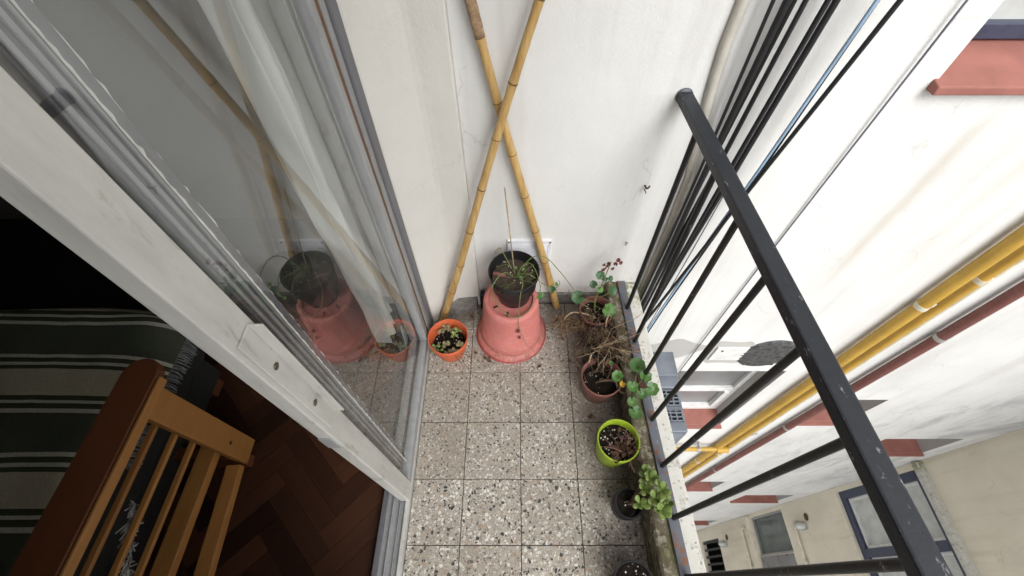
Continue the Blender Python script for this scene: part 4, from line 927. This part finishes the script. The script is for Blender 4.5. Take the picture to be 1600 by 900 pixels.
m.tube(smooth_path([(-0.03, 0.02, 0.13), (-0.075, 0.05, 0.13), (-0.11, 0.07, 0.18)]), 0.0022, 6)
m.build('pale_branches', 'twigpale', P, smooth=True)
m = MB()
for k in range(85): twigs(m, (-0.08 + rnd.uniform(-0.07, 0.09), -0.02 + rnd.uniform(-0.04, 0.02), 0.11), (rnd.uniform(-1, 1), rnd.uniform(-1, 0.3), rnd.uniform(-1, 0.4)), 0.05, 0.0019, 1, rnd, 0.5)
m.build('dry_tangle', 'straw', P, kind='stuff')
m = MB()
for k in range(150): 
    c_ = Vector((-0.10 + rnd.gauss(0, 0.038), -0.03 + rnd.gauss(0, 0.02), 0.085 + rnd.gauss(0, 0.018))); u = Vector((rnd.uniform(-1,1), rnd.uniform(-1,1), rnd.uniform(-1,1))) * 0.009; v2 = Vector((rnd.uniform(-1,1), rnd.uniform(-1,1), rnd.uniform(-1,1))) * 0.007
    m.add([c_ - u, c_ - v2 + u * 0.2, c_ + u, c_ + v2], [(0, 1, 2, 3)])
m.build('dead_foliage', 'deadleaf', P, kind='stuff')
lift(P, 0.030)

# black pot between the brown ones, full of dead stems
P = potted('black plastic pot full of dry dead stems between the two brown pots', (0.330, 0.765, 0), 0.069, 0.052, 0.170, 'blackpot', soilz=0.8)
m = MB(); rnd = random.Random(21)
for k in range(70): twigs(m, (rnd.uniform(-0.05, 0.055), rnd.uniform(-0.04, 0.07), 0.11), (rnd.uniform(-0.8, 0.9), rnd.uniform(-1, 0.8), rnd.uniform(0.0, 0.7)), 0.075, 0.0018, 2, rnd, 0.25)
m.build('dry_stems', 'twig', P, kind='stuff')
m = MB()
for k in range(11): twigs(m, (rnd.uniform(-0.04, 0.05), rnd.uniform(-0.03, 0.06), 0.12), (rnd.uniform(-0.5, 0.9), rnd.uniform(-1, 0.2), rnd.uniform(0.1, 0.5)), 0.13, 0.002, 1, rnd, 0.1)
m.tube(smooth_path([(-0.06, -0.03, 0.10), (-0.045, -0.05, 0.135), (-0.05, -0.065, 0.15), (-0.055, -0.08, 0.13)]), 0.0035, 6)
m.build('pale_stems', 'twigpale', P)
m = MB()
for k in range(230):
    c_ = Vector((rnd.gauss(0.0, 0.038), rnd.gauss(0.025, 0.045), 0.13 + rnd.gauss(0, 0.014))); u = Vector((rnd.uniform(-1,1), rnd.uniform(-1,1), rnd.uniform(-1,1))) * 0.008; v2 = Vector((rnd.uniform(-1,1), rnd.uniform(-1,1), rnd.uniform(-1,1))) * 0.006
    m.add([c_ - u, c_ - v2 + u * 0.2, c_ + u, c_ + v2], [(0, 1, 2, 3)])
m.build('dead_foliage', 'deadleaf', P, kind='stuff')
lift(P, 0.030)

# terracotta pot with bright geranium leaning over the curb
P = potted('terracotta coloured pot with bright green geranium leaning over the curb', (0.322, 0.640, 0), 0.077, 0.057, 0.135, 'terrapot', soilz=0.72)
m = MB()
m.tube(smooth_path([(-0.02, -0.01, 0.10), (0.01, -0.012, 0.125), (0.045, -0.02, 0.135), (0.058, -0.045, 0.12), (0.075, -0.062, 0.125), (0.10, -0.06, 0.15)]), 0.0045, 7)
m.tube(smooth_path([(0.02, -0.005, 0.11), (0.028, 0.01, 0.16), (0.026, 0.02, 0.19)]), 0.0032, 7)
m.build('woody_stem', 'twig', P, smooth=True)
g = [((0.118, 0.0, 0.205), 0.036, 0.4), ((0.135, -0.032, 0.195), 0.028, 5.2), ((0.150, -0.065, 0.185), 0.030, 4.6), ((0.118, -0.078, 0.18), 0.024, 3.6), ((0.092, -0.052, 0.185), 0.026, 2.2), ((0.052, -0.022, 0.175), 0.026, 1.2), ((0.088, -0.10, 0.165), 0.022, 3.1), ((0.090, -0.135, 0.155), 0.030, 3.0), ((0.026, 0.022, 0.195), 0.010, 1.0)]
m = MB()
for i, (lo, sz, yw) in enumerate(g):
    b_ = Vector((0.10, -0.06, 0.15)) if i < 8 else Vector((0.026, 0.02, 0.185)); m.tube([b_, (b_ + Vector(lo)) / 2 + Vector((0, 0, -0.004)), Vector(lo)], 0.0016, 5)
    place('ger', P, lo, sz * 0.8, (0.15 * math.sin(i * 2.1), -0.25 + 0.15 * math.cos(i * 1.7), 1), yw)
m.build('stems', 'vine', P, smooth=True)
place('yel', P, (0.062, -0.04, 0.165), 0.011, (0.2, -0.3, 0.9), 2.0); place('yel', P, (0.085, -0.048, 0.178), 0.008, (0.5, 0.3, 0.7), 1.0)
m = MB(); rnd = random.Random(31)
for k in range(9): twigs(m, (rnd.uniform(-0.05, 0.04), rnd.uniform(-0.02, 0.05), 0.10), (rnd.uniform(-0.7, 0.7), rnd.uniform(-0.3, 1), 0.3), 0.09, 0.0013, 1, rnd, 0.3)
m.build('dry_stems', 'twig', P)

# lime green pot
P = potted('lime green plastic pot with dark soil and a withered plant', (0.345, 0.402, 0), 0.071, 0.053, 0.165, 'lime', 'soilspeck', soilz=0.78)
m = MB(); rnd = random.Random(41)
m.tube(smooth_path([(-0.045, -0.015, 0.112), (-0.02, -0.022, 0.128), (0.005, -0.035, 0.135), (0.02, -0.045, 0.135)]), 0.0032, 6)
for k in range(20): twigs(m, (0.015 + rnd.uniform(-0.02, 0.025), -0.03 + rnd.uniform(-0.02, 0.03), 0.115), (rnd.uniform(-1, 1), rnd.uniform(-1, 1), rnd.uniform(0.1, 0.8)), 0.05, 0.0015, 1, rnd, 0.2)
m.tube(smooth_path([(0.03, -0.06, 0.13), (0.035, -0.08, 0.125), (0.045, -0.095, 0.11)]), 0.0025, 6)
m.build('withered_stems', 'twigred', P)
for k in range(26):
    place('dead', P, (0.02 + rnd.gauss(0, 0.02), -0.03 + rnd.gauss(0, 0.02), 0.13 + rnd.gauss(0, 0.008)), rnd.uniform(0.006, 0.011), (rnd.uniform(-1, 1), rnd.uniform(-1, 1), 0.6), rnd.uniform(0, 6), 'withered_leaf')
lift(P, 0.024)

# small black pot with jade plant, leaning on the curb
P = potted('small black pot with green jade plant leaning onto the curb', (0.366, 0.222, 0), 0.045, 0.038, 0.100, 'blackpot', soilz=0.86, rib=0.6)
m = MB(); heads = [((0.055, 0.055, 0.20), 7), ((0.035, 0.03, 0.185), 5), ((0.085, 0.02, 0.215), 7), ((0.06, -0.005, 0.205), 6), ((0.078, -0.032, 0.20), 8), ((0.02, -0.01, 0.165), 5), ((0.095, -0.012, 0.20), 5), ((0.05, 0.075, 0.185), 4)]
rnd = random.Random(51)
for (hx, hy, hz), nl in heads:
    hx *= 0.92; m.tube(smooth_path([(0.0, 0.0, 0.085), (hx * 0.4, hy * 0.3, 0.13), (hx, hy, hz - 0.008)]), 0.0038, 6)
    a0 = rnd.uniform(0, 6)
    for k in range(nl):
        an = a0 + k * 2.4; el = 0.1 + 0.95 * (k / nl)
        nrm = Vector((-math.sin(an) * 0 + math.cos(an) * -el, math.sin(an) * -el, 1.0))
        o = bpy.data.objects.new('leaf', LM['jade']); col.objects.link(o); o.parent = P
        d = Vector((math.cos(an), math.sin(an), el)).normalized(); zz = Vector((0, 0, 1)); xx = d.cross(zz).normalized(); zz = xx.cross(d)
        mt = Matrix((xx, d, zz)).transposed().to_4x4(); o.matrix_local = Matrix.Translation((hx, hy, hz - 0.006 + 0.004 * k / nl)) @ mt @ Matrix.Scale(rnd.uniform(0.024, 0.035), 4)
m.build('stems', 'twig', P, smooth=True)

P = potted('black pot of bare speckled soil cut off at the bottom of the picture', (0.345, 0.005, 0), 0.062, 0.048, 0.12, 'blackpot', 'soilspeck', soilz=0.85)
m = MB(); twigs(m, (0.0, 0.0, 0.10), (0.3, -0.2, 1), 0.05, 0.0015, 1, rnd); m.build('dry_stems', 'twig', P)

# black slab standing between the wall and the pink pot
t0 = tag(MB().hexa([(-0.150,1.012,0.0005),(0.01,1.012,0.0005),(0.01,1.044,0.0005),(-0.150,1.044,0.0005)], [(-0.146,1.018,0.105),(0.01,1.018,0.105),(0.01,1.0455,0.105),(-0.146,1.0455,0.105)]).build('black_tray', 'blackpot', bevel=0.003), 'black plastic tray on edge between the wall and the pink pot', 'tray')

# fallen bits on the tiles
rnd = random.Random(77)
spots = [(-0.10, 0.765, 'dry curled leaf on the tiles in front of the pink pot'), (-0.125, 0.775, 'small brown leaf scrap beside the front left of the pink pot rim'), (-0.16, 0.80, 'brown leaf scrap on the tile between the orange and pink pots'), (0.285, 0.535, 'reddish flat dead leaf on the tile between terracotta and lime pots'), (0.10, 0.74, 'lone leaf scrap on the tile right in front of the pink pot'), (-0.19, 0.97, 'crumpled leaf scrap by the wall foot behind the orange pot'), (0.20, 0.86, 'brown leaf scrap under the dry tangle right of the pink pot'), (0.222, 0.76, 'brown leaf scrap on the tile beside the black pot of dead stems')]
for x, y, lab in spots:
    o = bpy.data.objects.new('fallen_leaf', LM['dead']); col.objects.link(o); sc_ = rnd.uniform(0.008, 0.013)
    o.matrix_world = Matrix.Translation((x, y, 0.008)) @ Matrix.Rotation(rnd.uniform(0, 6), 4, 'Z') @ Matrix.Diagonal((sc_, sc_ * 0.8, sc_ * 0.5, 1))
    tag(o, lab, 'leaf', 'fallen leaf scraps')
t0 = tag(MB().tube([(0.098, 0.530, 0.003), (0.108, 0.518, 0.004), (0.114, 0.507, 0.003)], 0.0012, 5).build('fallen_twig', 'twig'), 'thin dark twig lying alone on the bare terrazzo tiles', 'twig')
